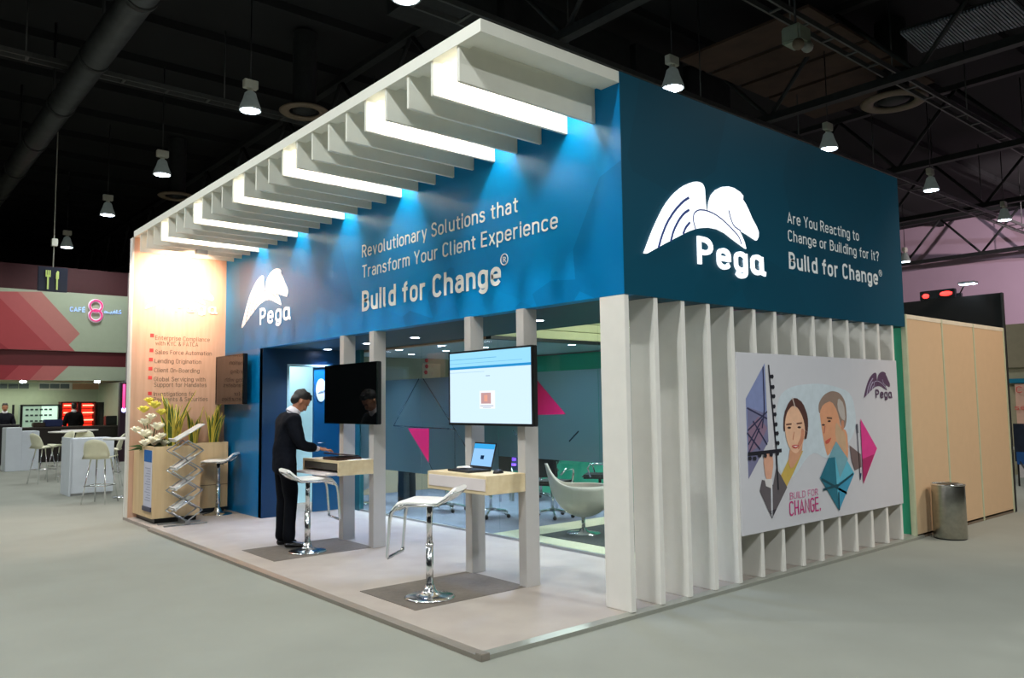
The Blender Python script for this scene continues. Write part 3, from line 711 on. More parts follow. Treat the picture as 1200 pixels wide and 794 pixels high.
# laptop on near desk (open, lit)
def laptop(loc, rz, label, lit_=True, open_=105, brown=False):
    t = thing('laptop', label, 'laptop', loc, rz)
    bm_ = mat('dark brown leather', (58, 34, 28), .45, var=.2) if brown else mat('matte charcoal shell', (34, 35, 38), .4)
    obj('base', MB().box((-.12, -.17, 0), (.12, .17, .018), .004), bm_, t, True)
    k = MB()
    for i in range(5):
        for j in range(14): k.box((-.02+i*.022-.06, -.15+j*.0215, .018), (-.003+i*.022-.06, -.133+j*.0215, .0205))
    obj('keyboard', k, BLACK, t, True)
    a = math.radians(open_-90); h = M.Translation((.12, 0, .018)) @ M.Rotation(a, 4, 'Y')
    obj('lid', MB().obox((.008, .34, .235), h @ M.Translation((.004, 0, .1175)), .003), bm_, t, True)
    if lit_:
        obj('display', MB().obox((.002, .315, .2), h @ M.Translation((-.0015, 0, .122))), scr((150, 200, 246), .9), t, True)
        obj('page_bar', MB().obox((.002, .315, .045), h @ M.Translation((-.003, 0, .2))), scr((60, 168, 232), .9), t, True)
        obj('page_icon', MB().obox((.002, .05, .035), h @ M.Translation((-.003, 0, .1))), scr((20, 50, 90), .6), t, True)
        nest(t, {'lid': ('display', 'page_bar', 'page_icon')})
    nest(t, {'base': ('keyboard',)}); return t
laptop((-.24, 1.66, 1.0), math.radians(-3), 'open black laptop with lit blue page on the near desk')
t = thing('computer_mouse', 'black mouse right of the open laptop', 'computer mouse', (-.2, 1.30, 1.0))
obj('shell', MB().ball((-.2, 1.30, 1.006), (.055, .033, .03), 14), BLACK, t)
tag(obj('paper_stack', MB().box((-.2, 1.86, 1.0), (-.06, 1.98, 1.02), .002)), 'small white paper stack behind the laptop on the near desk', 'papers') if False else None
o = obj('paper_stack', MB().box((-.15, 1.78, 1.0), (-.05, 1.97, 1.022), .002), LET); tag(o, 'small white paper stack behind the lit laptop', 'papers')
# leather folder / closed notebook the man handles
t = thing('leather_folio', 'dark brown leather folio under the hands of the man', 'folder', (-.3, 4.0, 1.0))
obj('cover', MB().box((-.42, 3.78, 1.001), (-.12, 4.12, 1.03), .006), mat('dark brown leather', (58, 34, 28), .4, var=.25), t)
obj('flap', MB().obox((.26, .34, .012), M.Translation((-.27, 3.97, 1.055)) @ M.Rotation(math.radians(6), 4, 'Y'), .004), mat('dark brown leather', (58, 34, 28), .4, var=.25), t)
o = obj('paper_sheet', MB().box((-.3, 3.70, 1.0), (-.05, 3.77, 1.006)), LET); tag(o, 'white paper sheet lying right of the leather folio', 'papers')

# ------------------------------------------------------------------ stools
LEA = mat('white stitched leather', (246, 243, 238), .4, var=.02, coat=.2)
def stool_make(label):
    t = thing('bar_stool', label, 'stool')
    # local: +x = footrest side; seat profile
    prof = [(-.27, .875), (-.25, .868), (-.19, .815), (-.14, .78), (-.08, .768), (.06, .772), (.16, .772), (.215, .755), (.255, .71)]
    def loft(pr, w, th, mi=0):
        b = MB(); n = len(pr); rows = []
        for i, (x, z) in enumerate(pr):
            a = V(pr[max(i-1, 0)]); c = V(pr[min(i+1, n-1)]); d = (c-a).normalized(); nn = V((-d.y, d.x))
            ww = w*(1-.16*(i == 0)); row = []
            for j in range(9):
                s = -1+j/4; y = ww*s; e = th*(1-.75*abs(s)**6)
                row.append((x, z, y, nn, e))
            rows.append(row)
        top = [[b.bm.verts.new((x+nn.x*e, y, z+nn.y*e)) for (x, z, y, nn, e) in r] for r in rows]
        bot = [[b.bm.verts.new((x-nn.x*e, y, z-nn.y*e)) for (x, z, y, nn, e) in r] for r in rows]
        for i in range(n-1):
            for j in range(8):
                for g in (top, bot):
                    f = b.bm.faces.new((g[i][j], g[i+1][j], g[i+1][j+1], g[i][j+1])); f.smooth = True
            for j in (0, 8): b.bm.faces.new((top[i][j], top[i+1][j], bot[i+1][j], bot[i][j]))
        for i in (0, n-1):
            for j in range(8): b.bm.faces.new((top[i][j], top[i][j+1], bot[i][j+1], bot[i][j]))
        return b
    obj('seat', loft(prof, .185, .02), LEA, t, True)
    r = .175; path = []
    side = [(-.25, .853), (-.19, .80), (-.13, .762), (0, .752), (.16, .752), (.22, .735), (.262, .69), (.275, .62), (.295, .37), (.295, .345)]
    path = [(x, -r, z) for x, z in side] + [(.295, -r+.012, .335), (.295, r-.012, .335)] + [(x, r, z) for x, z in side[::-1]]
    obj('frame_loop', MB().tube(path, .014, 8, closed=True, sx=1), CHROME, t, True)
    obj('foot_bar_grip', MB().tube([(.295, -r+.02, .335), (.295, r-.02, .335)], .0135, 10), mat('dark grip', (70, 74, 84), .3, .5), t, True)
    obj('column', MB().tube([(0, 0, .04), (0, 0, .42)], .030, 18).tube([(0, 0, .42), (0, 0, .745)], .024, 18).tube([(0, 0, .41), (0, 0, .43)], .033, 18), CHROME, t, True)
    obj('mount_plate', MB().box((-.1, -.09, .735), (.1, .09, .75), .004), DARKM, t, True)
    obj('lift_lever', MB().tube([(0, 0, .725), (-.02, -.12, .715), (-.03, -.15, .70)], .006, 8), DARKM, t, True)
    obj('base', MB().lathe([(0, 0), (.2, 0), (.205, .006), (.19, .014), (.12, .022), (.075, .035), (.05, .06), (.036, .1), (.0, .1)], seg=40), CHROME, t, True)
    nest(t, {'frame_loop': ('foot_bar_grip',), 'column': ('lift_lever',), 'seat': ('mount_plate',)}); return t
def yaw_of(v): return math.atan2(v[1], v[0])
st = stool_make('white leather bar stool alone on the near mat'); st['group'] = 'white bar stools on the deck'
st.location = (-.83, 1.42, ZD+.004); st.rotation_euler = (0, 0, yaw_of((-.60, .80)))
dup(st, (-.66, 3.98, ZD+.004), yaw_of((.99, -.145)), 'white leather bar stool directly in front of the standing man', 'white bar stools on the deck')
s3 = dup(st, (-.29, 7.66, ZD), yaw_of((-.8, .6)), 'white leather bar stool beside the rear planter box', 'white bar stools on the deck')

# ------------------------------------------------------------------ planters, plants, brochure stand
def planter(a, c, label):
    t = thing('planter_box', label, 'planter', ((a[0]+c[0])/2, (a[1]+c[1])/2, ZD), group='tan veneer planter boxes')
    x0, y0 = a; x1, y1 = c; zt = 1.07
    obj('plinth', MB().box((x0+.05, y0+.05, ZD), (x1-.03, y1-.02, .12)), BLACK, t)
    w = .025
    obj('body', MB().box((x0, y0, .11), (x1, y0+w, zt)).box((x0, y1-w, .11), (x1, y1, zt)).box((x0, y0+w, .11), (x0+w, y1-w, zt)).box((x1-w, y0+w, .11), (x1, y1-w, zt)), TAN, t)
    obj('soil', MB().box((x0+w, y0+w, .9), (x1-w, y1-w, 1.0)), mat('dark soil', (50, 38, 28), .95, var=.3, scale=30), t)
    return t
t = planter((-1.30, 7.30), (-.67, 8.22), 'large tan planter box at the deck edge with a poster on its side')
t = planter((-.62, 7.93), (-.05, 8.22), 'narrow tan planter box behind the far stool')
obj('door_seam', MB().box((-.62, 7.926, .44), (-.05, 7.931, .448)), mat('brown seam', (110, 84, 56), .7), t)
# poster on the planter's side
t = thing('side_poster', 'narrow white poster with blue head on the big planter', 'poster', (-1.31, 7.5, .2))
obj('sheet', MB().box((-1.306, 7.33, .25), (-1.30, 7.68, 1.02)), mat('poster white', (206, 206, 222), .5, var=0), t)
obj('blue_head', MB().box((-1.308, 7.33, .86), (-1.306, 7.68, 1.02)), mat('poster blue', (20, 100, 175), .5, var=.1, scale=10), t)
obj('foot_bar', MB().box((-1.32, 7.32, .2), (-1.30, 7.69, .26)), mat('poster foot', (70, 70, 90), .5), t)
b = MB()
for k in range(13): b.box((-1.308, 7.37, .34+k*.036), (-1.306, 7.62-.05*(k % 3), .348+k*.036))
obj('small_print', b, mat('pale print', (150, 152, 175), .6), t)
# snake plants
LG1 = mat('snake plant green', (86, 108, 40), .45, var=.35, scale=18); LY = mat('snake plant yellow margin', (226, 204, 84), .5, var=.1)
def snake(x, y, z, n, h, label, spread=.1, seed=0):
    rnd = random.Random(seed); b = MB()
    for i in range(n):
        a = rnd.uniform(0, 2*PI); l = h*rnd.uniform(.65, 1.05); lean = rnd.uniform(.05, .32); r0 = rnd.uniform(.0, .05)
        px, py = x+r0*math.cos(a), y+r0*math.sin(a); d = V((math.cos(a), math.sin(a), 0)); sd = V((-d.y, d.x, 0)); tw = rnd.uniform(-.8, .8)
        prev = None; N = 9
        for k in range(N):
            f = k/(N-1); c = V((px, py, z)) + d*(lean*l*f*f*1.1) + V((0, 0, l*(f-.06*f*f)))
            w = .046*(1-.0*f)*(1-max(0, f-.45)**2*3.2)
            w = max(w, .002) if k < N-1 else .001
            s = (sd*math.cos(tw*f) + d*math.sin(tw*f))
            row = [b.bm.verts.new(c+s*w*u+d*(-.006*(1-u*u))) for u in (-1, -.62, 0, .62, 1)]
            if prev:
                for j in range(4):
                    ff = b.bm.faces.new((prev[j], prev[j+1], row[j+1], row[j])); ff.smooth = True; ff.material_index = 1 if j in (0, 3) else 0
            prev = row
    o = obj('snake_plant', b, [LG1, LY], keep=True)
    sm = o.modifiers.new('s', 'SOLIDIFY'); sm.thickness = .003
    return tag(o, label, 'plant', 'snake plants in the planter boxes')
snake(-.98, 7.62, .98, 12, .70, 'snake plant with spread yellow-edged leaves in the middle of the big planter', seed=3)
snake(-.82, 7.98, .98, 16, .88, 'tallest snake plant, behind the brochure rack', seed=11)
snake(-.52, 8.07, .98, 9, .66, 'yellowish snake plant at the left end of the narrow planter', seed=5)
snake(-.22, 8.07, .98, 13, .72, 'upright green snake plant beside the dark glossy screen', seed=21)
# flower bouquet
t = thing('flower_arrangement', 'bouquet of white roses and yellow lilies at the planter end', 'flowers', (-1.2, 7.85, 1.0))
rnd = random.Random(4); b = MB()
cx, cy, cz = -1.19, 7.8, 1.03
for i in range(70):
    a = rnd.uniform(0, 2*PI); e = rnd.uniform(-.1, 1.2); l = rnd.uniform(.12, .30)
    d = V((math.cos(a)*math.cos(e), math.sin(a)*math.cos(e), math.sin(e))); p = V((cx, cy, cz)); s = d.orthogonal().normalized()*.022
    tip = p+d*l+V((0, 0, -.03)); mid = p+d*l*.6
    b.face([p, mid+s, tip, mid-s])
for i in range(8):
    a = rnd.uniform(0, 2*PI); b.tube([(cx, cy, cz-.05), (cx+.1*math.cos(a), cy+.1*math.sin(a), cz+.35)], .004, 5)
obj('foliage', b, mat('bouquet leaf', (70, 98, 46), .6, var=.3, scale=20), t)
WF = mat('cream white petals', (246, 240, 214), .6, var=.06, scale=20); YF = mat('yellow green petals', (232, 220, 90), .6, var=.1, scale=20)
def rose(p, r, mt):
    r *= 1.25
    b = MB()
    for k in range(11):
        a = k*2.4; rr = r*(.25+.06*k); tilt = .3+.08*k
        mtx = M.Rotation(a, 3, 'Z') @ M.Rotation(tilt, 3, 'Y')
        b.ball(V(p)+mtx @ V((0, 0, r*.25))+V((math.cos(a), math.sin(a), 0))*rr*.5, (r*.2, r*.6, r*.8), 8, mtx)
    obj('blossom', b, mt, t)
for p, r, y_ in (((-1.20, 7.62, 1.12), .075, 0), ((-1.28, 7.74, 1.22), .07, 0), ((-1.14, 7.66, 1.32), .065, 0), ((-1.26, 7.84, 1.38), .06, 0), ((-1.12, 7.56, 1.19), .05, 0), ((-1.30, 7.66, 1.10), .055, 0),
                 ((-1.36, 7.9, 1.28), .05, 0), ((-1.05, 7.62, 1.09), .05, 0), ((-1.22, 7.7, 1.46), .05, 0), ((-1.28, 7.85, 1.56), .055, 1), ((-1.16, 7.76, 1.62), .06, 1), ((-1.08, 7.72, 1.52), .05, 1), ((-1.2, 7.9, 1.69), .045, 1)):
    rose(p, r, YF if y_ else WF)
# scissor brochure stand
t = thing('brochure_stand', 'folding zigzag literature rack with acrylic trays before the big planter', 'brochure stand', (-.97, 7.05, ZD))
xl, xr = -1.16, -.76; H = 1.12; n = 4; uh = (H-.06)/n
for yy in (6.92, 7.16):
    b = MB()
    for k in range(n):
        z0 = ZD+.05+k*uh; z1 = z0+uh
        b.tube([(xl, yy, z0+uh/2), ((xl+xr)/2, yy, z0)], .009, 8); b.tube([((xl+xr)/2, yy, z0), (xr, yy, z0+uh/2)], .009, 8)
        b.tube([(xl, yy+.02, z0+uh/2), ((xl+xr)/2, yy+.02, z1)], .009, 8); b.tube([(xr, yy+.02, z0+uh/2), ((xl+xr)/2, yy+.02, z1)], .009, 8)
        if k < n-1: pass
    obj('scissor_frame', b, ALU, t)
ACR = mat('frosted acrylic tray', (226, 226, 224), .25, var=.02)
for k in range(3):
    zc = ZD+.05+(k+.85)*uh
    obj('tray', MB().obox((.30, .24, .012), M.Translation((-.99, 7.04, zc)) @ M.Rotation(math.radians(-32), 4, 'Y'), .003).obox((.012, .24, .05), M.Translation((-1.11, 7.04, zc-.06)) @ M.Rotation(math.radians(-32), 4, 'Y')), ACR, t)
obj('top_tray', MB().obox((.44, .26, .014), M.Translation((-.94, 7.04, 1.255)) @ M.Rotation(math.radians(-30), 4, 'Y'), .003).obox((.014, .26, .05), M.Translation((-1.13, 7.04, 1.16)) @ M.Rotation(math.radians(-30), 4, 'Y')), ACR, t)
obj('foot', MB().box((-1.26, 6.90, ZD), (-.70, 6.93, ZD+.02), .004).box((-1.26, 7.16, ZD), (-.70, 7.19, ZD+.02), .004).box((-.99, 6.9, ZD), (-.93, 7.19, ZD+.055)), ALU, t)

# ------------------------------------------------------------------ portrait graphic on the right side
t = thing('portrait_graphic', 'large white printed panel with diamonds, two portraits and slogan', 'graphic panel', (3, 0, 1.2))
GA = at(861, 412, 1, 0); GB = at(1047, 422, 1, 0)
obj('board', MB().box((1.425, -.014, .435), (4.53, -.001, 2.02)), mat('graphic white print', (208, 206, 210), .5, var=.01), t)
lay = [0]
def gq(x, y): 
    p = at(860+x/3.61, 410+y/3.61, 1, -.015); return p
def gpoly(nm, pts, rgb, sm=0):
    lay[0] += 1; off = -.0004*lay[0]
    pp = [gq(*p) for p in pts]
    if sm:
        s2 = smooth([(p.x, p.z) for p in pp], True, sm); pp = [V((q.x, -.015, q.y)) for q in s2]
    b = MB().prism([V((p.x, -.0145+off, p.z)) for p in pp], (0, -.0005, 0))
    return obj(nm, b, mat('print %d %d %d' % rgb, rgb, .5, var=.05, scale=14), t)
def gline(nm, a, c, w, rgb):
    a = gq(*a); c = gq(*c); d = (c-a).normalized(); n2 = V((-d.z, 0, d.x))*w; lay[0] += 1; off = -.0004*lay[0]
    pp = [a+n2, c+n2, c-n2, a-n2]
    return obj(nm, MB().prism([V((p.x, -.0145+off, p.z)) for p in pp], (0, -.0001, 0)), mat('print %d %d %d' % rgb, rgb, .5, var=.05, scale=14), t)
lay[0] = 0
gpoly('pale_cloud', [(190, 190), (250, 150), (350, 140), (420, 150), (500, 180), (520, 300), (500, 380), (400, 470), (330, 420), (240, 560), (180, 500), (175, 300)], (206, 216, 222), 2)
gpoly('blue_diamond', [(130, 55), (50, 205), (62, 545), (146, 385)], (132, 142, 184))
gpoly('blue_diamond_shade', [(57, 240), (138, 270), (146, 385), (62, 545)], (120, 118, 150))
gpoly('violet_facet', [(60, 330), (105, 280), (140, 330), (110, 400), (62, 440)], (140, 112, 134))
for a, c in (((55, 245), (140, 290)), ((58, 340), (140, 260)), ((60, 400), (120, 290)), ((60, 440), (108, 330)), ((80, 300), (140, 400)), ((55, 350), (110, 420)), ((122, 70), (128, 250)), ((128, 250), (118, 330))):
    gline('sketch_line', a, c, .008, (50, 50, 80))
gline('lamp_string', (145, 62), (180, 440), .010, (30, 30, 40)); gline('lamp_string', (178, 440), (186, 590), .012, (30, 30, 40)); gline('lamp_bar', (58, 440), (200, 424), .016, (30, 30, 40))
for x, y in ((160, 112), (164, 156), (167, 195), (168, 238), (172, 272), (176, 314), (181, 352), (184, 393), (182, 437), (66, 458), (86, 458), (107, 444), (130, 446), (155, 442)):
    gpoly('string_lamp', [(x-9, y-7), (x+3, y-9), (x+6, y), (x+3, y+9), (x-8, y+6)], (30, 30, 40))
# woman
lay[0] = 8
gpoly('jacket_print', [(240, 440), (292, 425), (260, 500), (216, 590), (196, 535)], (204, 172, 84))
gpoly('suit_print', [(118, 548), (108, 596), (160, 712), (224, 580), (198, 530), (178, 500), (165, 570), (130, 552)], (96, 88, 92))
gpoly('suit_print', [(150, 680), (180, 670), (160, 712)], (44, 38, 48)); gline('white_gap', (158, 560), (160, 705), .012, (214, 214, 220))
gpoly('arm_print', [(122, 455), (140, 420), (160, 440), (166, 480), (156, 552), (134, 550)], (220, 164, 138), 1)
gpoly('cuff_print', [(128, 545), (160, 545), (158, 585), (134, 575)], (220, 214, 212))
gpoly('neck_print', [(236, 410), (292, 370), (284, 440), (240, 510), (228, 470)], (214, 156, 122), 1)
gpoly('hair_print', [(208, 345), (209, 270), (232, 215), (258, 199), (290, 222), (311, 280), (312, 335), (303, 385), (285, 350), (280, 290), (262, 235), (238, 238), (222, 280), (216, 340)], (84, 52, 46), 1)
gpoly('face_print', [(212, 310), (222, 262), (244, 234), (268, 242), (292, 290), (300, 345), (290, 395), (266, 438), (246, 432), (228, 405), (217, 365)], (236, 186, 152), 2)
gpoly('cheek_print', [(282, 330), (296, 335), (291, 385), (270, 425), (265, 400), (280, 370)], (212, 142, 112), 1)
for x, y in ((231, 328), (274, 326)): gpoly('eye_print', [(x-10, y), (x, y-6), (x+10, y), (x, y+6)], (70, 46, 40), 1)
for x, y in ((230, 312), (274, 308)): gline('brow_print', (x-12, y+3), (x+11, y), .007, (110, 70, 54))
gpoly('lips_print', [(240, 404), (256, 399), (274, 402), (262, 416), (248, 415)], (198, 74, 74), 1); gpoly('teeth_print', [(246, 405), (268, 404), (258, 410)], (240, 226, 220)); gline('nose_print', (252, 345), (246, 380), .006, (204, 140, 112))
gline('parting_line', (243, 200), (256, 245), .007, (214, 196, 186)); gline('white_gap', (245, 300), (312, 350), .001, (230, 214, 206))
# man
lay[0] = 2
gpoly('hair_print', [(358, 262), (358, 225), (378, 190), (412, 171), (448, 180), (472, 218), (478, 290), (470, 330), (455, 330), (440, 270), (415, 225), (380, 235), (366, 270)], (150, 126, 112), 2)
gpoly('face_print', [(362, 262), (378, 228), (412, 214), (438, 258), (452, 330), (478, 340), (484, 420), (480, 480), (440, 410), (430, 388), (398, 452), (388, 425), (376, 365), (368, 310)], (226, 160, 122), 1)
gpoly('cheek_print', [(430, 300), (450, 330), (470, 350), (478, 440), (445, 400), (428, 370)], (206, 170, 136), 1)
gpoly('ear_print', [(452, 300), (464, 296), (466, 330), (456, 345)], (204, 140, 108), 1); gpoly('grey_hair_print', [(440, 200), (464, 225), (472, 300), (452, 290), (436, 240)], (190, 180, 172), 1)
for x, y in ((377, 316), (402, 300)): gpoly('eye_print', [(x-8, y+1), (x, y-5), (x+9, y), (x, y+5)], (66, 46, 44), 1)
gline('brow_print', (392, 286), (414, 288), .008, (110, 80, 64)); gline('nose_print', (384, 320), (380, 352), .009, (196, 110, 88)); gpoly('lips_print', [(384, 385), (398, 376), (412, 368), (402, 392), (388, 398)], (204, 92, 76), 1)
gpoly('suit_print', [(487, 402), (535, 440), (538, 494), (510, 508), (497, 470)], (118, 98, 96)); gline('thin_line', (518, 312), (533, 548), .008, (60, 60, 76)); gpoly('string_lamp', [(514, 315), (522, 312), (525, 350), (518, 352)], (90, 90, 100)); gpoly('string_lamp', [(530, 520), (538, 520), (534, 550)], (40, 60, 90))
gpoly('teal_diamond', [(430, 385), (362, 540), (443, 678), (507, 520)], (98, 184, 206)); gpoly('teal_facet', [(398, 456), (362, 540), (443, 678), (432, 560), (425, 452)], (34, 112, 132)); gpoly('teal_facet', [(430, 385), (398, 456), (426, 452), (446, 540), (480, 460)], (120, 168, 180)); gpoly('teal_facet', [(440, 560), (507, 520), (443, 678)], (58, 150, 184))
for a, c in (((368, 545), (475, 605)), ((435, 575), (502, 522)), ((375, 590), (440, 570)), ((440, 600), (443, 676))): gline('sketch_line', a, c, .012, (16, 70, 84))
gpoly('magenta_diamond', [(532, 290), (602, 415), (545, 565)], (226, 62, 142)); gpoly('magenta_facet', [(540, 460), (590, 440), (545, 565)], (176, 40, 100))
b0 = gq(236, 627); b1 = gq(355, 616); z = (b0.z+b1.z)/2; text('small_slogan', 'BUILD FOR', (b0.x, -.015, z), (b1.x, -.015, z), .062, mat('print 214 120 160', (206, 96, 146), .5, var=0), t, .09, .001, .004)
b0 = gq(235, 700); b1 = gq(366, 680); z = (b0.z+b1.z)/2; text('small_slogan', 'CHANGE.', (b0.x, -.015, z), (b1.x, -.015, z), .135, mat('print 196 40 120', (196, 40, 120), .5, var=0), t, .10, .001, .004)
tip = at(1012, 468, 1, -.015)
emblem((tip.x, -.015, 1.60), (1, 0, 0), (0, -1, 0), .385, mat('plum print', (92, 66, 92), .5, var=0), mat('lilac groove', (178, 168, 190), .5, var=0), t, .0015, True, gw=1.3)

# ------------------------------------------------------------------ neighbour's cream wall, black wall, bin
CRM = mat('cream system panel', (212, 180, 142), .55, var=.02)
t = thing('cream_panel_wall', 'cream panel wall of the neighbouring stand right of the booth', 'partition', (6.4, 0, 0))
xs = (4.86, 5.87, 6.88, 7.98)
for a, c in zip(xs, xs[1:]):
    obj('wall_panel', MB().box((a+.02, .0, .03), (c-.02, .04, 2.53)), CRM, t)
for a in xs: obj('upright', MB().box((a-.022, -.006, 0), (a+.022, .05, 2.57), .004), mat('green grey aluminium', (196, 200, 168), .45, .1), t)
obj('rail', MB().box((4.86, -.004, 2.52), (7.98, .046, 2.57)), mat('pale cream rail', (226, 214, 190), .5), t)
obj('rail', MB().box((4.86, .0, .0), (7.98, .04, .05)), mat('brown skirting', (120, 104, 86), .6), t)
t = thing('black_back_wall', 'black fabric wall rising behind the cream panels', 'partition', (8.05, 2, 0))
obj('panel', MB().box((8.02, .0, 0), (8.1, 5.0, 3.08)), BLACKF, t)
obj('front_edge', MB().box((8.0, -.01, 0), (8.03, .01, 3.08)), mat('dark edge trim', (40, 42, 40), .5), t)
t = thing('exit_light_box', 'black box with two red lights on the black wall top', 'light box', (8.06, .85, 3.08))
obj('case', MB().box((8.02, .62, 3.08), (8.1, 1.12, 3.22), .008), BLACK, t)
RL = mat('red lens', (255, 60, 50), .4, var=0, emit=(255, 40, 36), estr=5)
obj('red_lens', MB().ball((8.015, .74, 3.15), (.01, .09, .035)), RL, t); obj('red_lens', MB().ball((8.015, 1.03, 3.14), (.01, .05, .035)), RL, t)
t = thing('arm_floodlight', 'small floodlight on a thin arm above the black wall', 'lamp', (8.06, .56, 3.08))
obj('clamp', MB().box((8.03, .54, 3.06), (8.09, .6, 3.14)), BLACK, t); obj('arm', MB().tube([(8.06, .57, 3.12), (7.98, .47, 3.24)], .01, 6), BLACK, t)
obj('head', MB().obox((.14, .22, .03), M.Translation((7.93, .40, 3.26))), ALU, t); obj('lens', MB().obox((.12, .2, .01), M.Translation((7.93, .40, 3.243))), LAMPL, t)
bp = V((5.20, -.23, 0)); t = thing('waste_bin', 'round stainless steel bin standing before the cream wall', 'bin', bp)
obj('body', MB().lathe([(0, .012), (.17, .012), (.175, .02), (.172, .60), (.168, .61), (.0, .61)], bp, 40), STEEL, t)
obj('rim', MB().tube([bp+V((.172*math.cos(a*PI/20), .172*math.sin(a*PI/20), .61)) for a in range(40)], .009, 8, closed=True), CHROME, t)
obj('swing_lid', MB().box((bp.x-.155, bp.y-.07, .60), (bp.x-.01, bp.y+.07, .622), .01).box((bp.x+.01, bp.y-.07, .60), (bp.x+.155, bp.y+.07, .622), .01), BLACK, t)
obj('centre_bar', MB().box((bp.x-.012, bp.y-.165, .612), (bp.x+.012, bp.y+.165, .626), .004), CHROME, t)
obj('foot_ring', MB().lathe([(.15, 0), (.165, 0), (.165, .015), (.15, .015)], bp, 30), BLACK, t)

# far right neighbours
t = thing('distant_stand', 'far stand with beige wall and peach notice at the right border', 'exhibition stand', (14, 1.5, 0))
obj('wall', MB().box((14, -3, 0), (14.2, 4.5, 3.1)), mat('beige distant wall', (170, 160, 130), .7), t)
obj('header', MB().box((13.95, -3, 2.2), (14, 4.5, 3.1)), mat('dim olive header', (150, 138, 112), .7), t)
obj('teal_rail', MB().box((13.9, -3, 1.88), (13.98, 1.9, 1.97)), mat('teal rail', (0, 120, 150), .5), t)
obj('peach_notice', MB().box((13.92, -3, .9), (13.99, 1.75, 1.86)), mat('peach notice', (232, 184, 160), .6), t)
a = at(1191, 460, 0, 13.9); c = at(1215, 460, 0, 13.9); text('notice_text', 'Catering', a, V((13.9, a.y-.9, a.z)), .13, REDB, t, .1, .004)
a = at(1189, 480, 0, 13.9); text('notice_text', 'services', a, V((13.9, a.y-.8, a.z)), .1, REDB, t, .1, .004)
obj('shelf', MB().box((13.3, -3, .55), (13.9, 1.7, .6)).box((13.3, -3, .85), (13.9, 1.6, .9)), mat('pale shelf', (210, 204, 186), .5), t)
obj('cabinet', MB().box((13.4, -3, 0), (13.9, 1.6, .55)), mat('white cabinet', (216, 204, 200), .5), t)
p = at(1191, 525, 0, 11.5)
t = thing('folded_banner', 'dark poster stand at the right border with blue foot', 'poster', (11.5, p.y, 0))
obj('sheet', MB().box((11.5, p.y-.14, .45), (11.53, p.y+.03, 1.12)), mat('dark poster print', (26, 34, 50), .5, var=.4, scale=6), t)
obj('blue_foot', MB().box((11.49, p.y-.15, .40), (11.54, p.y+.0, .62)), mat('poster blue foot', (30, 80, 140), .5), t)
obj('prop_leg', MB().tube([(11.5, p.y-.05, .45), (11.4, p.y-.32, .0)], .015, 6).tube([(11.55, p.y, .45), (11.7, p.y+.05, 0)], .015, 6), BLACK, t)

# ------------------------------------------------------------------ lounge chair and room furniture behind the glass
SHELL = mat('pearl grey leather', (218, 208, 200), .45, var=.02)
def egg(loc, rz, label):
    t = thing('lounge_chair', label, 'armchair', loc, rz, 'pearl grey swivel lounge chairs behind the glass')
    b = MB(); NS = 40; NR = 12; outer = []; inner = []
    for i in range(NR+1):
        f = i/NR; ro = []; ri = []
        for k in range(NS):
            a = 2*PI*k/NS; back = (1-math.cos(a))/2           # 1 at the back (-x)
            rim = .565+.26*back**11
            rr = .30+.03*back; 
            z = .19+(rim-.19)*(f**1.7); r = rr*math.sin(min(1, f*1.35+.02)*PI/2)
            x = r*math.cos(a) - .12*back**4*f*f; y = r*.98*math.sin(a)
            ro.append(b.bm.verts.new((x, y, z)))
            th = .035
            r2 = max(0, r-th); z2 = z+th*.6*(1-f)+(0 if i < NR else .0) + (.12*(1-f)**.5 if f < 1 else 0)
            z2 = max(z2, min(rim, .37)); ri.append(b.bm.verts.new((r2*math.cos(a)-.12*back**4*f*f, r2*.98*math.sin(a), z2)))
        outer.append(ro); inner.append(ri)
    for g in (outer, inner):
        for i in range(NR):
            for k in range(NS):
                f_ = b.bm.faces.new((g[i][k], g[i][(k+1) % NS], g[i+1][(k+1) % NS], g[i+1][k])); f_.smooth = True
        b.bm.faces.new(g[0])
    for k in range(NS):
        f_ = b.bm.faces.new((outer[NR][k], outer[NR][(k+1) % NS], inner[NR][(k+1) % NS], inner[NR][k])); f_.smooth = True
    obj('shell', b, SHELL, t, True)
    obj('pedestal', MB().tube([(0, 0, .02), (0, 0, .21)], .022, 14).lathe([(0, 0), (.2, 0), (.2, .008), (.06, .022), (.03, .06), (0, .06)], seg=32), CHROME, t, True)
    return t
cR = V((.763, -.646))
e1 = egg((2.25, 2.72, ZD+.012), math.atan2(-.646, .763), 'pearl grey lounge chair half hidden behind the corner fin')
p = at(426, 604, 2, ZD); dup(e1, (1.77, 7.25, ZD+.005), 2.2, 'pearl grey lounge chair low between the posts of the far desk')
CHB = mat('black mesh upholstery', (18, 22, 24), .7)
def office_chair(loc, rz, label):
    t = thing('office_chair', label, 'office chair', loc, rz, 'black swivel chairs around the room table')
    obj('seat', MB().box((-.22, -.23, .44), (.24, .23, .50), .025), CHB, t, True)
    obj('backrest', MB().obox((.04, .42, .5), M.Translation((-.25, 0, .80)) @ M.Rotation(math.radians(-10), 4, 'Y'), .018), CHB, t, True)
    for s in (-1, 1): obj('armrest', MB().tube([(-.2, s*.25, .6), (-.1, s*.27, .66), (.1, s*.27, .66), (.14, s*.26, .6), (.1, s*.25, .47)], .014, 8), CHROME, t, True)
    b = MB().tube([(0, 0, .08), (0, 0, .45)], .022, 10)
    for k in range(5):
        a = 2*PI*k/5; b.tube([(0, 0, .11), (.27*math.cos(a), .27*math.sin(a), .06)], [.02, .013], 8)
    obj('star_base', b, CHROME, t, True)
    b = MB()
    for k in range(5):
        a = 2*PI*k/5; obj('caster', MB().ball((.28*math.cos(a), .28*math.sin(a), .03), (.03, .03, .03), 8), BLACK, t, True)
    nest(t, {'star_base': ('caster',)}); return t
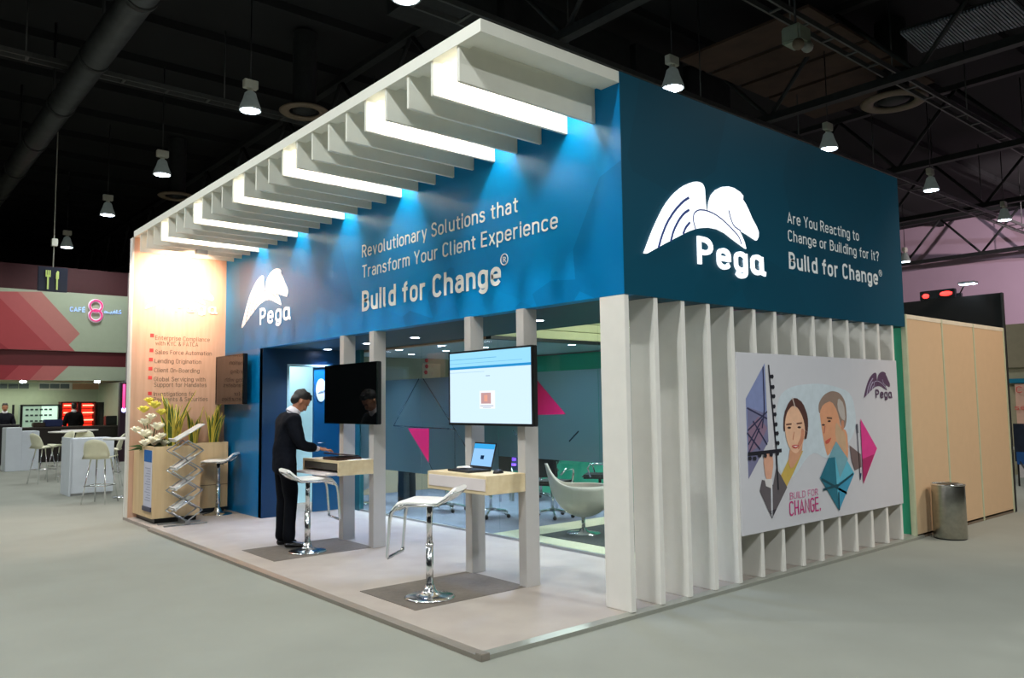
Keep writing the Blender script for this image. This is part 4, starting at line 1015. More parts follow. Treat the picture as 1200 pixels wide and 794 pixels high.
oc = office_chair((2.9, 3.95, ZD+.005), .3, 'black swivel chair behind the lounge chair')
oc2 = [(2.35, 4.6, 1.3, 'black swivel chair seen under the near desk'), (2.28, 5.55, -.6, 'black swivel chair deeper in the room beside the table'), (4.05, 4.15, 2.2, 'black swivel chair by the green wall'), (4.1, 5.5, 3.4, 'black swivel chair at the far side of the table')]
for x, y, a, lb in oc2: dup(oc, (x, y, ZD+.005), a, lb)
t = thing('meeting_table', 'glass meeting table with chrome legs inside the glazed room', 'table', (3.15, 5.0, ZD))
obj('glass_top', MB().box((2.7, 4.4, .74), (3.6, 5.9, .755), .004), clear_glass(), t)
for x in (2.8, 3.5):
    for y in (4.5, 5.8): obj('leg', MB().tube([(x, y, ZD+.005), (x, y, .74)], .018, 10), CHROME, t)
b = thing('draped_coat_stand', 'dark draped garment seen as a tall black shape through lower glass', 'garment', (2.2, 6.9, ZD))
q = at(469, 590, 2, ZD)
dr = MB(); rings = []
for i in range(12):
    f = i/11; z = ZD+.005+1.35*f
    rings.append([dr.bm.verts.new((2.25+(.13+.02*math.sin(5*a_+f*3)+.01*math.sin(f*9))*math.cos(a_), 6.55+(.13+.02*math.cos(4*a_+f*4))*math.sin(a_), z)) for a_ in [2*PI*k/20 for k in range(20)]])
for i in range(11):
    for k in range(20):
        f_ = dr.bm.faces.new((rings[i][k], rings[i][(k+1) % 20], rings[i+1][(k+1) % 20], rings[i+1][k])); f_.smooth = True
dr.bm.faces.new(rings[0]); dr.bm.faces.new(rings[-1])
obj('cloth', dr, mat('black wool', (12, 14, 16), .9), b)
a = at(587, 531, 0, 3.6); c = at(602, 544, 0, 3.6)
t = thing('purple_reflection', 'purple lit strips imitating an LED reflection behind the open laptop', 'display', (3.6, c.y, c.z))  # panel, stand and glow made up for a purple LED reflection
obj('strip', MB().box((3.6, c.y, a.z-.02), (3.65, a.y, a.z+.03)).box((3.6, c.y, c.z-.02), (3.65, a.y, c.z+.02)), mat('purple light', (150, 90, 240), .5, var=0, emit=(130, 70, 230), estr=1.5), t)
obj('panel', MB().box((3.65, c.y-.1, c.z-.1), (3.7, a.y+.1, a.z+.15)), mat('slate panel', (60, 74, 90), .5), t)
obj('stand', MB().box((3.66, (a.y+c.y)/2-.04, ZD+.005), (3.7, (a.y+c.y)/2+.04, c.z)), ALU, t)

# ------------------------------------------------------------------ man
def ev(o):
    dg = bpy.context.evaluated_depsgraph_get(); dg.update()
    me = bpy.data.meshes.new_from_object(o.evaluated_get(dg)); bpy.data.objects.remove(o); return me
def skin(J, E, root, sub=2):
    names = list(J); me = bpy.data.meshes.new('sk')
    me.from_pydata([J[n][0] for n in names], [(names.index(a), names.index(b)) for a, b in E], [])
    o = bpy.data.objects.new('sk', me); C.objects.link(o)
    md = o.modifiers.new('k', 'SKIN'); md.use_smooth_shade = True
    for i, n in enumerate(names):
        r = J[n][1]; r = (r, r) if isinstance(r, (int, float)) else r
        me.skin_vertices[0].data[i].radius = r; me.skin_vertices[0].data[i].use_root = (n == root)
    sb = o.modifiers.new('s', 'SUBSURF'); sb.levels = sub; sb.render_levels = sub
    return ev(o)
def fuse(meshes, voxel, smooth_it=3, sf=.5):
    bm_ = bmesh.new()
    for m_ in meshes: bm_.from_mesh(m_)
    me = bpy.data.meshes.new('f'); bm_.to_mesh(me); bm_.free()
    o = bpy.data.objects.new('f', me); C.objects.link(o)
    r = o.modifiers.new('r', 'REMESH'); r.mode = 'VOXEL'; r.voxel_size = voxel; r.use_smooth_shade = True
    s = o.modifiers.new('s', 'SMOOTH'); s.iterations = smooth_it; s.factor = sf
    return ev(o)
def mbm(b):
    me = bpy.data.meshes.new('x'); b.bm.to_mesh(me); b.bm.free(); return me
def person_build(T, P, label, cloth=(10, 13, 22), hi=True, hair=(30, 26, 24)):
    "T: world matrix (x forward); P: pose joints in local metres from the floor"
    t = thing('person', label, 'person', T.to_translation())
    def W(p): return T @ V(p)
    hd = P['head']; tilt = P['tilt']                     # head centre and forward pitch
    Hm = T.to_3x3().to_4x4(); Hm = M.Translation(W(hd)) @ Hm @ M.Rotation(tilt, 4, 'Y')
    vox = .0065 if hi else .012
    # --- body: torso core, neck, arms, hands, legs, head in one mesh
    J = {'pel': (W(P['pel']), (.10, .08)), 'sp': (W(P['sp']), (.10, .08)), 'ch': (W(P['ch']), (.12, .09)), 'uc': (W(P['uc']), (.09, .065)), 'nb': (W(P['nb']), .052), 'nk': (W(P['nk']), .054), 'hd0': (W(hd), .06)}
    E_ = [('pel', 'sp'), ('sp', 'ch'), ('ch', 'uc'), ('uc', 'nb'), ('nb', 'nk'), ('nk', 'hd0')]
    for s in 'LR':
        J['sh'+s] = (W(P['sh'+s]), .045); J['el'+s] = (W(P['el'+s]), .042); J['wr'+s] = (W(P['wr'+s]), (.028, .024))
        J['hp'+s] = (W(P['hp'+s]), .07); J['kn'+s] = (W(P['kn'+s]), .056); J['an'+s] = (W(P['an'+s]), .042); J['to'+s] = (W(V(P['an'+s]).lerp(V(P['to'+s]), .35)), .03)
        E_ += [('uc', 'sh'+s), ('sh'+s, 'el'+s), ('el'+s, 'wr'+s), ('pel', 'hp'+s), ('hp'+s, 'kn'+s), ('kn'+s, 'an'+s), ('an'+s, 'to'+s)]
    parts = [skin(J, E_, 'pel')]
    h = MB()
    h.ball(Hm @ V((-.01, 0, .035)), (.104, .080, .092), 24, Hm.to_3x3()); h.ball(Hm @ V((.022, 0, -.035)), (.076, .062, .090), 24, Hm.to_3x3())
    h.ball(Hm @ V((.055, 0, -.088)), (.028, .028, .024), 16, Hm.to_3x3())
    h.ball(Hm @ V((.098, 0, -.018)), (.014, .011, .028), 12, Hm.to_3x3()); h.ball(Hm @ V((.106, 0, -.034)), (.014, .016, .011), 12, Hm.to_3x3())
    h.ball(Hm @ V((.082, 0, .022)), (.016, .052, .012), 14, Hm.to_3x3()); h.ball(Hm @ V((.082, 0, -.062)), (.014, .024, .010), 12, Hm.to_3x3())
    for s in (-1, 1):
        h.ball(Hm @ V((-.01, s*.078, -.015)), (.018, .010, .030), 12, Hm.to_3x3()); h.ball(Hm @ V((.06, s*.040, -.03)), (.022, .016, .022), 12, Hm.to_3x3())
    parts.append(mbm(h))
    for s, sg in (('L', 1), ('R', -1)):
        wr = V(P['wr'+s]); fd = V(P['hand'+s]).normalized(); up_ = V((0, 0, 1)); sd = fd.cross(up_).normalized()*(-sg); pn = sd.cross(fd).normalized()
        if pn.z < 0: pn = -pn
        pc = wr+fd*.05; mt3 = T.to_3x3() @ M((fd, sd, pn)).transposed()
        hb = MB().ball(W(pc), (.052, .040, .016), 16, mt3); parts.append(mbm(hb))
        for k, (o_, ln) in enumerate(((.030, .070), (.010, .078), (-.010, .072), (-.029, .058))):
            a = pc+fd*.035-sd*0+sd*o_; q = {}
            # o_ positive = thumb side
            q['a'] = (W(a), .0095); q['b'] = (W(a+fd*ln*.45+pn*.008), .0088); q['c'] = (W(a+fd*ln*.78-pn*.006), .008); q['d'] = (W(a+fd*ln-pn*.022), .007)
            parts.append(skin(q, [('a', 'b'), ('b', 'c'), ('c', 'd')], 'a', 1))
        a = wr+fd*.02+sd*.024; q = {'a': (W(a), .012), 'b': (W(a+fd*.03+sd*.024-pn*.004), .0105), 'c': (W(a+fd*.058+sd*.032-pn*.012), .0085)}
        parts.append(skin(q, [('a', 'b'), ('b', 'c')], 'a', 1))
    obj('body', fuse(parts, vox, 2), SKIN, t)
    # --- hair
    hb = MB(); hb.ball(Hm @ V((-.022, 0, .050)), (.102, .084, .084), 24, Hm.to_3x3()); hb.ball(Hm @ V((-.060, 0, .0)), (.054, .074, .078), 20, Hm.to_3x3())
    hb.ball(Hm @ V((.045, 0, .092)), (.042, .060, .028), 16, Hm.to_3x3())
    for k in range(30):
        a = k*2.4; hb.ball(Hm @ V((-.01+.075*math.cos(a)*.8, .055*math.sin(a), .112+.012*math.sin(k*1.7))), (.020, .016, .012), 8, Hm.to_3x3())
    obj('hair', fuse([mbm(hb)], vox, 1), mat('dark hair %d' % hair[0], hair, .5, var=.5, scale=60), t)
    if hi:
        for s in (-1, 1): obj('eye', MB().ball(Hm @ V((.083, s*.030, .004)), (.006, .012, .006), 10, Hm.to_3x3()), mat('dark eye', (24, 18, 16), .2, var=0), t)
        for s in (-1, 1): obj('eyebrow', MB().ball(Hm @ V((.091, s*.030, .025)), (.006, .019, .005), 10, Hm.to_3x3()), mat('dark hair %d' % hair[0], hair, .5, var=.5, scale=60), t)
        obj('lips', MB().ball(Hm @ V((.093, 0, -.062)), (.006, .020, .006), 10, Hm.to_3x3()), mat('lips', (140, 76, 66), .5, var=0), t)
    # --- shirt, jacket, trousers, shoes
    CM = mat('suit cloth %d %d %d' % cloth, cloth, .85, var=.25, scale=9, bump=.3, bscale=30, spec=.15)
    SM = mat('white shirt cotton', (226, 220, 226), .7, var=.02)
    nb = V(P['nb']); nk = V(P['nk']); uc = V(P['uc'])
    q = {'a': (W(uc), (.115, .09)), 'b': (W(nb-V((0, 0, .005))), .070), 'c': (W(nb.lerp(nk, .75)), .064)}
    sh = [skin(q, [('a', 'b'), ('b', 'c')], 'a')]
    for s in 'LR':
        el, wr = V(P['el'+s]), V(P['wr'+s]); q = {'a': (W(el.lerp(wr, .6)), .036), 'b': (W(el.lerp(wr, .97)), .034)}; sh.append(skin(q, [('a', 'b')], 'a', 1))
    sh.append(mbm(MB().tube([W(nb.lerp(nk, -.2)), W(nb.lerp(nk, .35)), W(nb.lerp(nk, .8))], [.088, .078, .070], 20)))
    obj('shirt', fuse(sh, .008, 1), SM, t)
    f_ = V((1, 0, 0))
    q = {'hem': (W(V(P['pel'])+V((-.015, 0, -.17))), (.20, .155)), 'pel': (W(V(P['pel'])+V((0, 0, .02))), (.18, .135)), 'sp': (W(P['sp']), (.165, .13)), 'ch': (W(P['ch']), (.185, .14)), 'uc': (W(V(P['uc'])+V((0, 0, .005))), (.165, .115)), 'nb': (W(nb+V((-.014, 0, .006))), .082)}
    Ej = [('hem', 'pel'), ('pel', 'sp'), ('sp', 'ch'), ('ch', 'uc'), ('uc', 'nb')]
    for s in 'LR':
        el, wr, sh_ = V(P['el'+s]), V(P['wr'+s]), V(P['sh'+s])
        q['sh'+s] = (W(sh_), .090); q['m'+s] = (W(sh_.lerp(el, .5)), .080); q['el'+s] = (W(el), .072); q['m2'+s] = (W(el.lerp(wr, .45)), .063); q['wr'+s] = (W(el.lerp(wr, .84)), .052)
        Ej += [('uc', 'sh'+s), ('sh'+s, 'm'+s), ('m'+s, 'el'+s), ('el'+s, 'm2'+s), ('m2'+s, 'wr'+s)]
    jk = fuse([skin(q, Ej, 'hem')], .010, 2)
    for v in jk.vertices:
        nz = noise.noise(v.co*9)*.010+noise.noise(v.co*24)*.004; v.co += v.normal*nz
    obj('suit_jacket', jk, CM, t)
    tr = []
    for s in 'LR':
        hp, kn, an = V(P['hp'+s]), V(P['kn'+s]), V(P['an'+s])
        q = {'p': (W(V(P['pel'])+V((0, 0, .05))), (.14, .115)), 'hp': (W(hp+V((0, 0, -.04))), .105), 'm': (W(hp.lerp(kn, .55)), .095), 'kn': (W(kn), .078), 'm2': (W(kn.lerp(an, .5)), .072), 'an': (W(an+V((.0, 0, -.055))), .072)}
        tr.append(skin(q, [('p', 'hp'), ('hp', 'm'), ('m', 'kn'), ('kn', 'm2'), ('m2', 'an')], 'p'))
    trm = fuse(tr, .010, 2)
    for v in trm.vertices: v.co += v.normal*(noise.noise(v.co*8)*.008)
    obj('trousers', trm, mat('trouser cloth %d' % cloth[0], tuple(int(c*.7) for c in cloth), .85, var=.2, scale=9, spec=.12), t)
    for s in 'LR':
        an, to = V(P['an'+s]), V(P['to'+s]); an = V((an.x, an.y, .05)); d = (V((to.x, to.y, .04))-an); d.z = 0; d.normalize()
        q = {'h': (W(an-d*.045+V((0, 0, -.008))), (.040, .036)), 'm': (W(an+d*.05+V((0, 0, -.008))), (.044, .038)), 'b': (W(an+d*.14+V((0, 0, -.018))), (.045, .028)), 't': (W(an+d*.20+V((0, 0, -.022))), (.034, .022))}
        s_ = fuse([skin(q, [('h', 'm'), ('m', 'b'), ('b', 't')], 'h')], .006, 1)
        zf = T.to_translation().z
        for v in s_.vertices: v.co.z = max(v.co.z, zf+.0025)
        obj('shoe', s_, mat('polished black shoe', (14, 13, 14), .2, var=0), t)
    nest(t, {'body': ('eye', 'eyebrow', 'lips')})
    return t
# standing man, leaning over the desk (local x forward = world +x)
POSE = dict(pel=(-.03, 0, .94), sp=(-.045, 0, 1.09), ch=(-.02, 0, 1.25), uc=(.01, 0, 1.385), nb=(.05, 0, 1.475), nk=(.09, 0, 1.53), head=(.135, 0, 1.60), tilt=math.radians(42),
            shL=(.0, .185, 1.39), elL=(.10, .215, 1.12), wrL=(.335, .10, 1.075), handL=(.9, -.25, -.14),
            shR=(.0, -.185, 1.39), elR=(.07, -.225, 1.12), wrR=(.32, -.15, 1.065), handR=(.9, .2, -.14),
            hpL=(-.03, .10, .90), knL=(-.01, .11, .50), anL=(-.04, .12, .10), toL=(.12, .15, .04),
            hpR=(-.03, -.10, .90), knR=(.01, -.105, .50), anR=(-.02, -.11, .10), toR=(.14, -.14, .04))
T = M.Translation((-.70, 4.40, ZD+.004)) @ M.Rotation(math.radians(-8), 4, 'Z')
person_build(T, POSE, 'man in a dark suit bending over the far desk with both hands on a folio')
STAND = dict(POSE); STAND.update(sp=(-.01, 0, 1.09), ch=(0, 0, 1.25), uc=(0, 0, 1.40), nb=(0, 0, 1.50), nk=(.01, 0, 1.56), head=(.03, 0, 1.65), tilt=0.1, elL=(.02, .25, 1.12), wrL=(.2, .2, 1.0), elR=(.02, -.25, 1.12), wrR=(.2, -.2, 1.0))

# ------------------------------------------------------------------ café at the far left
FY = 22.0
def fp(px, py, y=FY): return at(px, py, 1, y)
MAR = mat('maroon fascia', (84, 10, 16), .6, var=.05); BEI = mat('sage beige panel', (160, 170, 146), .6, var=.02)
t = thing('cafe_facade', 'maroon and beige food court facade with patterned sign panel', 'facade', (0, FY, 3))
z_top = fp(60, 312).z; zs1 = fp(140, 347).z; zs0 = fp(140, 413).z; zl1 = fp(140, 430).z; zl0 = fp(140, 446).z
obj('upper_board', MB().box((-6, FY, zs1-.02), (2.05, FY+.3, z_top)), mat('dark maroon board', (58, 10, 16), .7), t)
xr_ = fp(148, 400).x
obj('sign_panel', MB().box((-6, FY-.06, zs0), (xr_, FY, zs1)), BEI, t)
obj('middle_band', MB().box((-6, FY, zl1), (2.05, FY+.3, zs0+.02)), MAR, t)
obj('lower_fascia', MB().box((-6, FY-.04, zl0), (xr_+.05, FY+.3, zl1)), BEI, t)
obj('side_column', MB().box((xr_+.0, FY-.05, 0), (xr_+.12, FY+.3, z_top)), mat('pale column', (170, 160, 158), .6), t)
def fpoly(pts, rgb, dy): 
    obj('chevron', MB().prism([V((fp(*p).x, FY-.062-dy, min(max(fp(*p).z, zs0), zs1))) for p in pts], (0, -.004, 0)), mat('chevron %d %d %d' % rgb, rgb, .6, var=.02), t)
fpoly([(-60, 341), (48, 342), (93, 391), (80, 404), (87, 413), (-60, 410)], (176, 112, 104), 0)
fpoly([(-60, 341), (20, 342), (80, 404), (87, 412), (-60, 410)], (172, 84, 84), .005)
fpoly([(-60, 341), (0, 350), (60, 410), (-60, 410)], (160, 56, 60), .01)
fpoly([(-60, 341), (-30, 380), (10, 410), (-60, 410)], (140, 36, 44), .015)
def lpoly(pts, rgb, dy): obj('chevron', MB().prism([V((fp(*p).x, FY-.042-dy, zl1 if p[1] < 437 else zl0)) for p in pts], (0, -.004, 0)), mat('chevron %d %d %d' % rgb, rgb, .6, var=.02), t)
lpoly([(-60, 428), (80, 429), (62, 445), (-60, 445)], (176, 96, 92), 0); lpoly([(-60, 428), (50, 429), (34, 445), (-60, 445)], (164, 62, 66), .005); lpoly([(-60, 428), (22, 429), (4, 445), (-60, 445)], (140, 32, 42), .01)
# café sign letters
CB = mat('lit pale blue letters', (150, 180, 230), .5, var=0, emit=(150, 180, 240), estr=.7)
a = fp(81, 365); c = fp(99, 366); text('cafe_lettering', 'CAFÉ', V((a.x, FY-.085, a.z)), V((c.x, FY-.085, a.z)), .14, CB, t, .16, .01)
a = fp(121, 367); c = fp(141, 368); ww = c.x-a.x; zz = a.z
ARA = [[(.0, .35), (.08, .62), (.18, .5), (.14, .3), (.02, .3), (.22, .3), (.42, .3)], [(.42, .3), (.42, .62)], [(.42, .3), (.54, .3), (.54, .62), (.62, .72), (.68, .6), (.6, .45), (.54, .45)], [(.56, .3), (.74, .3), (.74, 1.0)], [(.78, .3), (1.0, .3), (1.0, .5), (.84, .75), (.98, 1.0)], [(.36, .08), (.38, .08)], [(.46, .08), (.48, .08)], [(.62, .92), (.64, .92)]]
for st in ARA: obj('cafe_lettering', MB().tube([(a.x+u_*ww, FY-.085, zz+v_*.15-.03) for u_, v_ in st], .013, 5), CB, t)
NEO = mat('magenta ring sign', (214, 40, 120), .5, var=0, emit=(220, 40, 120), estr=.4)
NEW = mat('white ring outline', (250, 220, 235), .5, var=0, emit=(250, 200, 225), estr=.15)
for (px, py) in ((111.3, 359), (111, 370)):
    p = fp(px, py)
    for r, mt_, w, dy in ((.165, NEW, .05, 0), (.165, NEO, .028, .03)):
        obj('number_ring', MB().tube([(p.x+r*math.cos(k*PI/16), FY-.1-dy, p.z+r*math.sin(k*PI/16)) for k in range(32)], w, 6, closed=True), mt_, t)
# restaurant pictogram sign
p = fp(62, 328, 20.5)
t = thing('restaurant_sign', 'hanging dark sign with green fork and knife', 'sign', (p.x, 20.5, p.z))
w = .36
obj('panel', MB().box((p.x-w, 20.5, p.z-.32), (p.x+w, 20.56, p.z+.36), .01), mat('dark navy sign', (12, 22, 44), .5), t)
GM = mat('pale green pictogram', (184, 200, 120), .5, var=0, emit=(150, 170, 90), estr=.25)
obj('fork', MB().box((p.x-.14, 20.48, p.z-.26), (p.x-.10, 20.5, p.z+.1)).box((p.x-.18, 20.48, p.z+.08), (p.x-.06, 20.5, p.z+.13)).box((p.x-.18, 20.48, p.z+.1), (p.x-.15, 20.5, p.z+.26)).box((p.x-.135, 20.48, p.z+.1), (p.x-.105, 20.5, p.z+.26)).box((p.x-.09, 20.48, p.z+.1), (p.x-.06, 20.5, p.z+.26)), GM, t)
obj('knife', MB().box((p.x+.08, 20.48, p.z-.26), (p.x+.12, 20.5, p.z+.05)).prism([(p.x+.07, 20.48, p.z+.04), (p.x+.14, 20.48, p.z+.04), (p.x+.14, 20.48, p.z+.24), (p.x+.10, 20.48, p.z+.26), (p.x+.07, 20.48, p.z+.2)], (0, .02, 0)), GM, t)
obj('hanger', MB().tube([(p.x, 20.53, p.z+.35), (p.x, 20.53, 10.4)], .015, 6).box((p.x-.06, 20.45, p.z+.95), (p.x+.08, 20.6, p.z+1.15)), LHOUS, t)
# interior
IY = 26.0
t = thing('cafe_back_wall', 'pale green back wall of the cafe with small high windows', 'wall panel', (0, IY, 0))
obj('wall', MB().box((-8, IY, 0), (3.4, IY+.1, 3.2)), mat('pale mint wall', (196, 208, 178), .7, var=.03), t)
struct('ceiling_cafe', MB().box((-8, FY+.3, zl0+.05), (3.4, IY-.05, zl0+.12)), mat('cafe ceiling', (170, 160, 130), .7))
struct('wall_cafe_side', MB().box((2.2, FY+.3, 0), (2.3, IY, zl0)), mat('pale mint wall', (196, 208, 178), .7, var=.03))
for x0_, x1_ in ((0, 8), (10, 21), (22.5, 33.5), (46.5, 57.5), (58.5, 69.5), (70.5, 81)):
    a = at(x0_, 449.5, 1, IY); c = at(x1_, 455, 1, IY); obj('high_window', MB().box((a.x, IY-.03, c.z), (c.x, IY, a.z)), mat('dim window', (96, 110, 108), .4), t)
a = at(45.5, 448.5, 1, IY); c = at(82, 456, 1, IY); obj('window_frame', MB().box((a.x, IY-.02, c.z-.03), (c.x+.05, IY-.005, a.z+.03)), mat('white frame', (220, 220, 200), .5), t)
a = at(85, 449, 1, IY); c = at(128, 456, 1, IY); obj('timber_strip', MB().box((a.x, IY-.02, c.z), (c.x, IY, a.z)), mat('tan strip', (190, 150, 110), .6), t)
for px in (27, 114):
    a = at(px, 447, 1, 23.2); o = tag(obj('spot_fixture', MB().ball((a.x, 23.2, a.z-.0), (.09, .09, .04), 12), DLM), 'bright recessed spot in the cafe ceiling', 'downlight', 'cafe ceiling spots')
# white menu shelf fridge
def rp(px, py, y): return at(px, py, 1, y)
y_ = 25.2
a = rp(25, 474, y_); c = rp(68.5, 500, y_); t = thing('display_fridge', 'white lit display fridge with dark frame in the cafe', 'fridge', ((a.x+c.x)/2, y_, 0))
obj('body', MB().box((a.x, y_, 0), (c.x, y_+.5, a.z)), mat('fridge mint', (190, 205, 190), .5), t)
obj('door_glass', MB().box((a.x+.05, y_-.02, c.z), ((a.x+c.x)/2, y_, a.z-.05)), mat('fridge panel', (170, 196, 176), .4, emit=(160, 190, 170), estr=.3), t)
obj('door_glass', MB().box(((a.x+c.x)/2+.03, y_-.02, c.z), (c.x-.05, y_, a.z-.05)), mat('fridge lit panel', (200, 225, 210), .4, emit=(200, 235, 215), estr=.7), t)
b = MB().box((a.x-.03, y_-.05, 0), (a.x+.03, y_, a.z)).box((a.x-.25, y_-.05, 0), (a.x-.19, y_, a.z)).box((c.x-.02, y_-.05, 0), (c.x+.03, y_, a.z)).box((a.x, y_-.05, a.z-.04), (c.x, y_, a.z))
obj('frame', b, BLACK, t)
b = MB()
for z_ in (.75, .5, .25):
    zz = c.z+(a.z-c.z)*z_
    for k in range(6): b.box((a.x+.12+k*.13, y_-.04, zz), (a.x+.2+k*.13, y_-.02, zz+.05))
obj('bottle_row', b, mat('dim bottles', (50, 66, 66), .5), t)
REDG = mat('red lit shelf interior', (200, 40, 30), .5, emit=(255, 52, 30), estr=.8, var=.5, scale=5); REDH = mat('hot shelf lamp', (255, 190, 170), .5, var=0, emit=(255, 150, 120), estr=2.2)
for x0_, x1_, lb in ((72.3, 91.2, 'left red-lit food warmer cabinet'), (94.5, 111, 'right red-lit food warmer cabinet')):
    a = rp(x0_, 470.5, y_); c = rp(x1_, 500, y_); t = thing('food_warmer', lb, 'display cabinet', ((a.x+c.x)/2, y_, 0), group='red-lit food warmers in the cafe')
    obj('case', MB().box((a.x, y_+.3, 0), (c.x, y_+.5, a.z)).box((a.x, y_-.02, a.z-.05), (c.x, y_+.3, a.z)).box((a.x-.02, y_-.02, 0), (a.x+.03, y_+.3, a.z)).box((c.x-.03, y_-.02, 0), (c.x+.02, y_+.3, a.z)), mat('warmer dark red', (90, 20, 16), .5), t)
    obj('lit_back', MB().box((a.x+.03, y_+.26, .6), (c.x-.03, y_+.29, a.z-.05)), REDG, t)
    for k in range(4):
        zz = a.z-.14-k*.24
        obj('shelf', MB().box((a.x+.03, y_+.02, zz-.1), (c.x-.03, y_+.26, zz-.08)), BLACK, t); obj('shelf_lamp', MB().box((a.x+.08, y_+.02, zz), (c.x-.05, y_+.1, zz+.04)), REDH, t)
a = rp(114, 471, y_); c = rp(128, 500, y_); t = thing('black_oven', 'black oven cabinet right of the red warmers', 'oven', ((a.x+c.x)/2, y_, 0))
obj('body', MB().box((a.x, y_, 0), (c.x, y_+.5, a.z)), BLACK, t); obj('oven_door', MB().box((a.x+.08, y_-.02, a.z-.75), (c.x-.05, y_, a.z-.25)), mat('oven glass', (50, 56, 58), .1), t)
# counters
def counter(px0, px1, y, z, d, label, rgb):
    a = at(px0, 500, 1, y); c = at(px1, 500, 1, y); t = thing('cafe_counter', label, 'counter', ((a.x+c.x)/2, y, 0))
    obj('body', MB().box((a.x, y, 0), (c.x, y+d, z-.05)), mat('counter %d' % rgb[0], rgb, .5), t); obj('worktop', MB().box((a.x-.04, y-.04, z-.05), (c.x+.04, y+d, z)), mat('counter top %d' % rgb[0], tuple(min(255, v+30) for v in rgb), .4), t)
counter(-40, 22, 23.0, 1.15, .6, 'dark cafe counter at the left border', (30, 26, 30)); counter(26, 142, 23.4, 1.05, .6, 'long dark serving counter before the warmers', (42, 34, 30))
# appliances on the counter
for px, wd, hh, rgb, nm, lb in ((62, .5, .22, (24, 40, 90), 'blue_crate', 'dark blue crate on the serving counter'), (131, .4, .3, (20, 22, 24), 'coffee_machine', 'black coffee machine at the right end of the counter'), (46, .35, .14, (60, 46, 36), 'food_tray', 'brown food tray on the serving counter')):
    a = at(px, 498, 1, 23.6); o = obj(nm, MB().box((a.x-wd/2, 23.5, 1.05), (a.x+wd/2, 23.8, 1.05+hh), .02), mat('appl %d' % rgb[2], rgb, .4)); tag(o, lb, nm.replace('_', ' '))
PODM = mat('white pod laminate', (214, 220, 226), .5, var=.02)
# pods
t = thing('white_pod', 'white box counter with stepped top at the far left', 'counter', (-.95, 20.2, 0))
obj('tall_box', MB().box((-1.27, 20.0, 0), (-.92, 20.7, 1.12), .01), PODM, t); obj('low_box', MB().box((-.92, 20.02, 0), (-.52, 20.7, 1.02), .01), PODM, t)
t = thing('white_pod', 'large white box counter nearest the planter', 'counter', (-.9, 12.7, 0))
a = at(82, 581.4, 2, 0); c = at(127, 577.5, 2, 0)
obj('body', MB().box((a.x-.0, a.y, .04), (a.x+.72, a.y+.66, 1.04), .008), PODM, t); obj('end_panel', MB().box((a.x-.03, a.y-.03, 0), (a.x+.0, a.y+.7, 1.06), .004), PODM, t); obj('plinth', MB().box((a.x+.01, a.y+.02, 0), (a.x+.7, a.y+.6, .04)), mat('pod plinth', (150, 152, 150), .5), t)
# high tables
def table(x, y, label, r=.33, h=1.05):
    t = thing('bistro_table', label, 'table', (x, y, 0), group='round white bistro tables at the cafe')
    obj('table_top', MB().lathe([(0, h-.03), (r-.02, h-.03), (r, h-.015), (r-.005, h), (0, h)], (0, 0, 0), 28), WHITE, t, True)
    obj('column', MB().tube([(0, 0, .02), (0, 0, h-.03)], .035, 12), CHROME, t, True); obj('base', MB().lathe([(0, 0), (.24, 0), (.24, .012), (.05, .03), (0, .03)], (0, 0, 0), 24), CHROME, t, True); return t
p = at(64, 563, 2, 0); tb0 = table(p.x+.45, p.y+1.1, 'bistro table between the two white box counters', .42, 1.06)
p2 = at(137, 588, 2, 0); dup(tb0, (p2.x+.35, p2.y+.75, 0), 0, 'bistro table half hidden by the big planter')
p3 = at(92, 553, 2, 0); dup(tb0, (p3.x, p3.y, 0), 0, 'bistro table behind the large white box counter')
# shell bar chairs
CSH = mat('cream shell plastic', (222, 220, 190), .45)
def bar_chair(loc, rz, label):
    t = thing('shell_bar_chair', label, 'bar chair', loc, rz, 'cream shell bar chairs at the cafe')
    b = MB(); rows = []
    for i in range(11):
        f = i/10; row = []
        for j in range(11):
            s = -1+j/5
            if f < .5: g = f/.5; x = .2-.38*g; z = .76+.01*math.cos(g*PI)+.03*s*s; w = .19+.03*g
            else: g = (f-.5)/.5; x = -.18-.07*g; z = .76+.32*g; w = .22-.05*g**2; x += .07*s*s*(1-.3*g)
            if f == .5: x = -.18
            z -= (.06*s*s*g*g if f > .5 else 0)
            row.append(b.bm.verts.new((x, w*s, z)))
        rows.append(row)
    for i in range(10):
        for j in range(10):
            f_ = b.bm.faces.new((rows[i][j], rows[i][j+1], rows[i+1][j+1], rows[i+1][j])); f_.smooth = True
    o = obj('seat_shell', b, CSH, t, True, keep=True); sm = o.modifiers.new('s', 'SOLIDIFY'); sm.thickness = .014
    for sx in (-1, 1):
        for sy in (-1, 1): obj('leg', MB().tube([(sx*.1, sy*.12, .74), (sx*.22, sy*.2, 0)], [.013, .010], 8), CHROME, t, True)
    obj('foot_ring', MB().tube([(-.19, -.175, .3), (.19, -.175, .3), (.19, .175, .3), (-.19, .175, .3)], .008, 6, closed=True), CHROME, t, True)
    return t
q = at(117, 590, 2, 0); bc = bar_chair((q.x+.02, q.y+.1, 0), math.radians(50), 'nearest cream shell bar chair, left of the big planter')
for px, py, a_, lb in ((50, 566, 20, 'cream shell bar chair right of the stepped white counter'), (70, 561, 200, 'cream shell bar chair behind the large white counter edge'), (128, 571, 160, 'cream shell bar chair beside the planter edge at the cafe'), (100, 558, -90, 'cream shell bar chair hidden behind the large white counter')):
    q = at(px, py, 2, 0); dup(bc, (q.x, q.y, 0), math.radians(a_), lb)
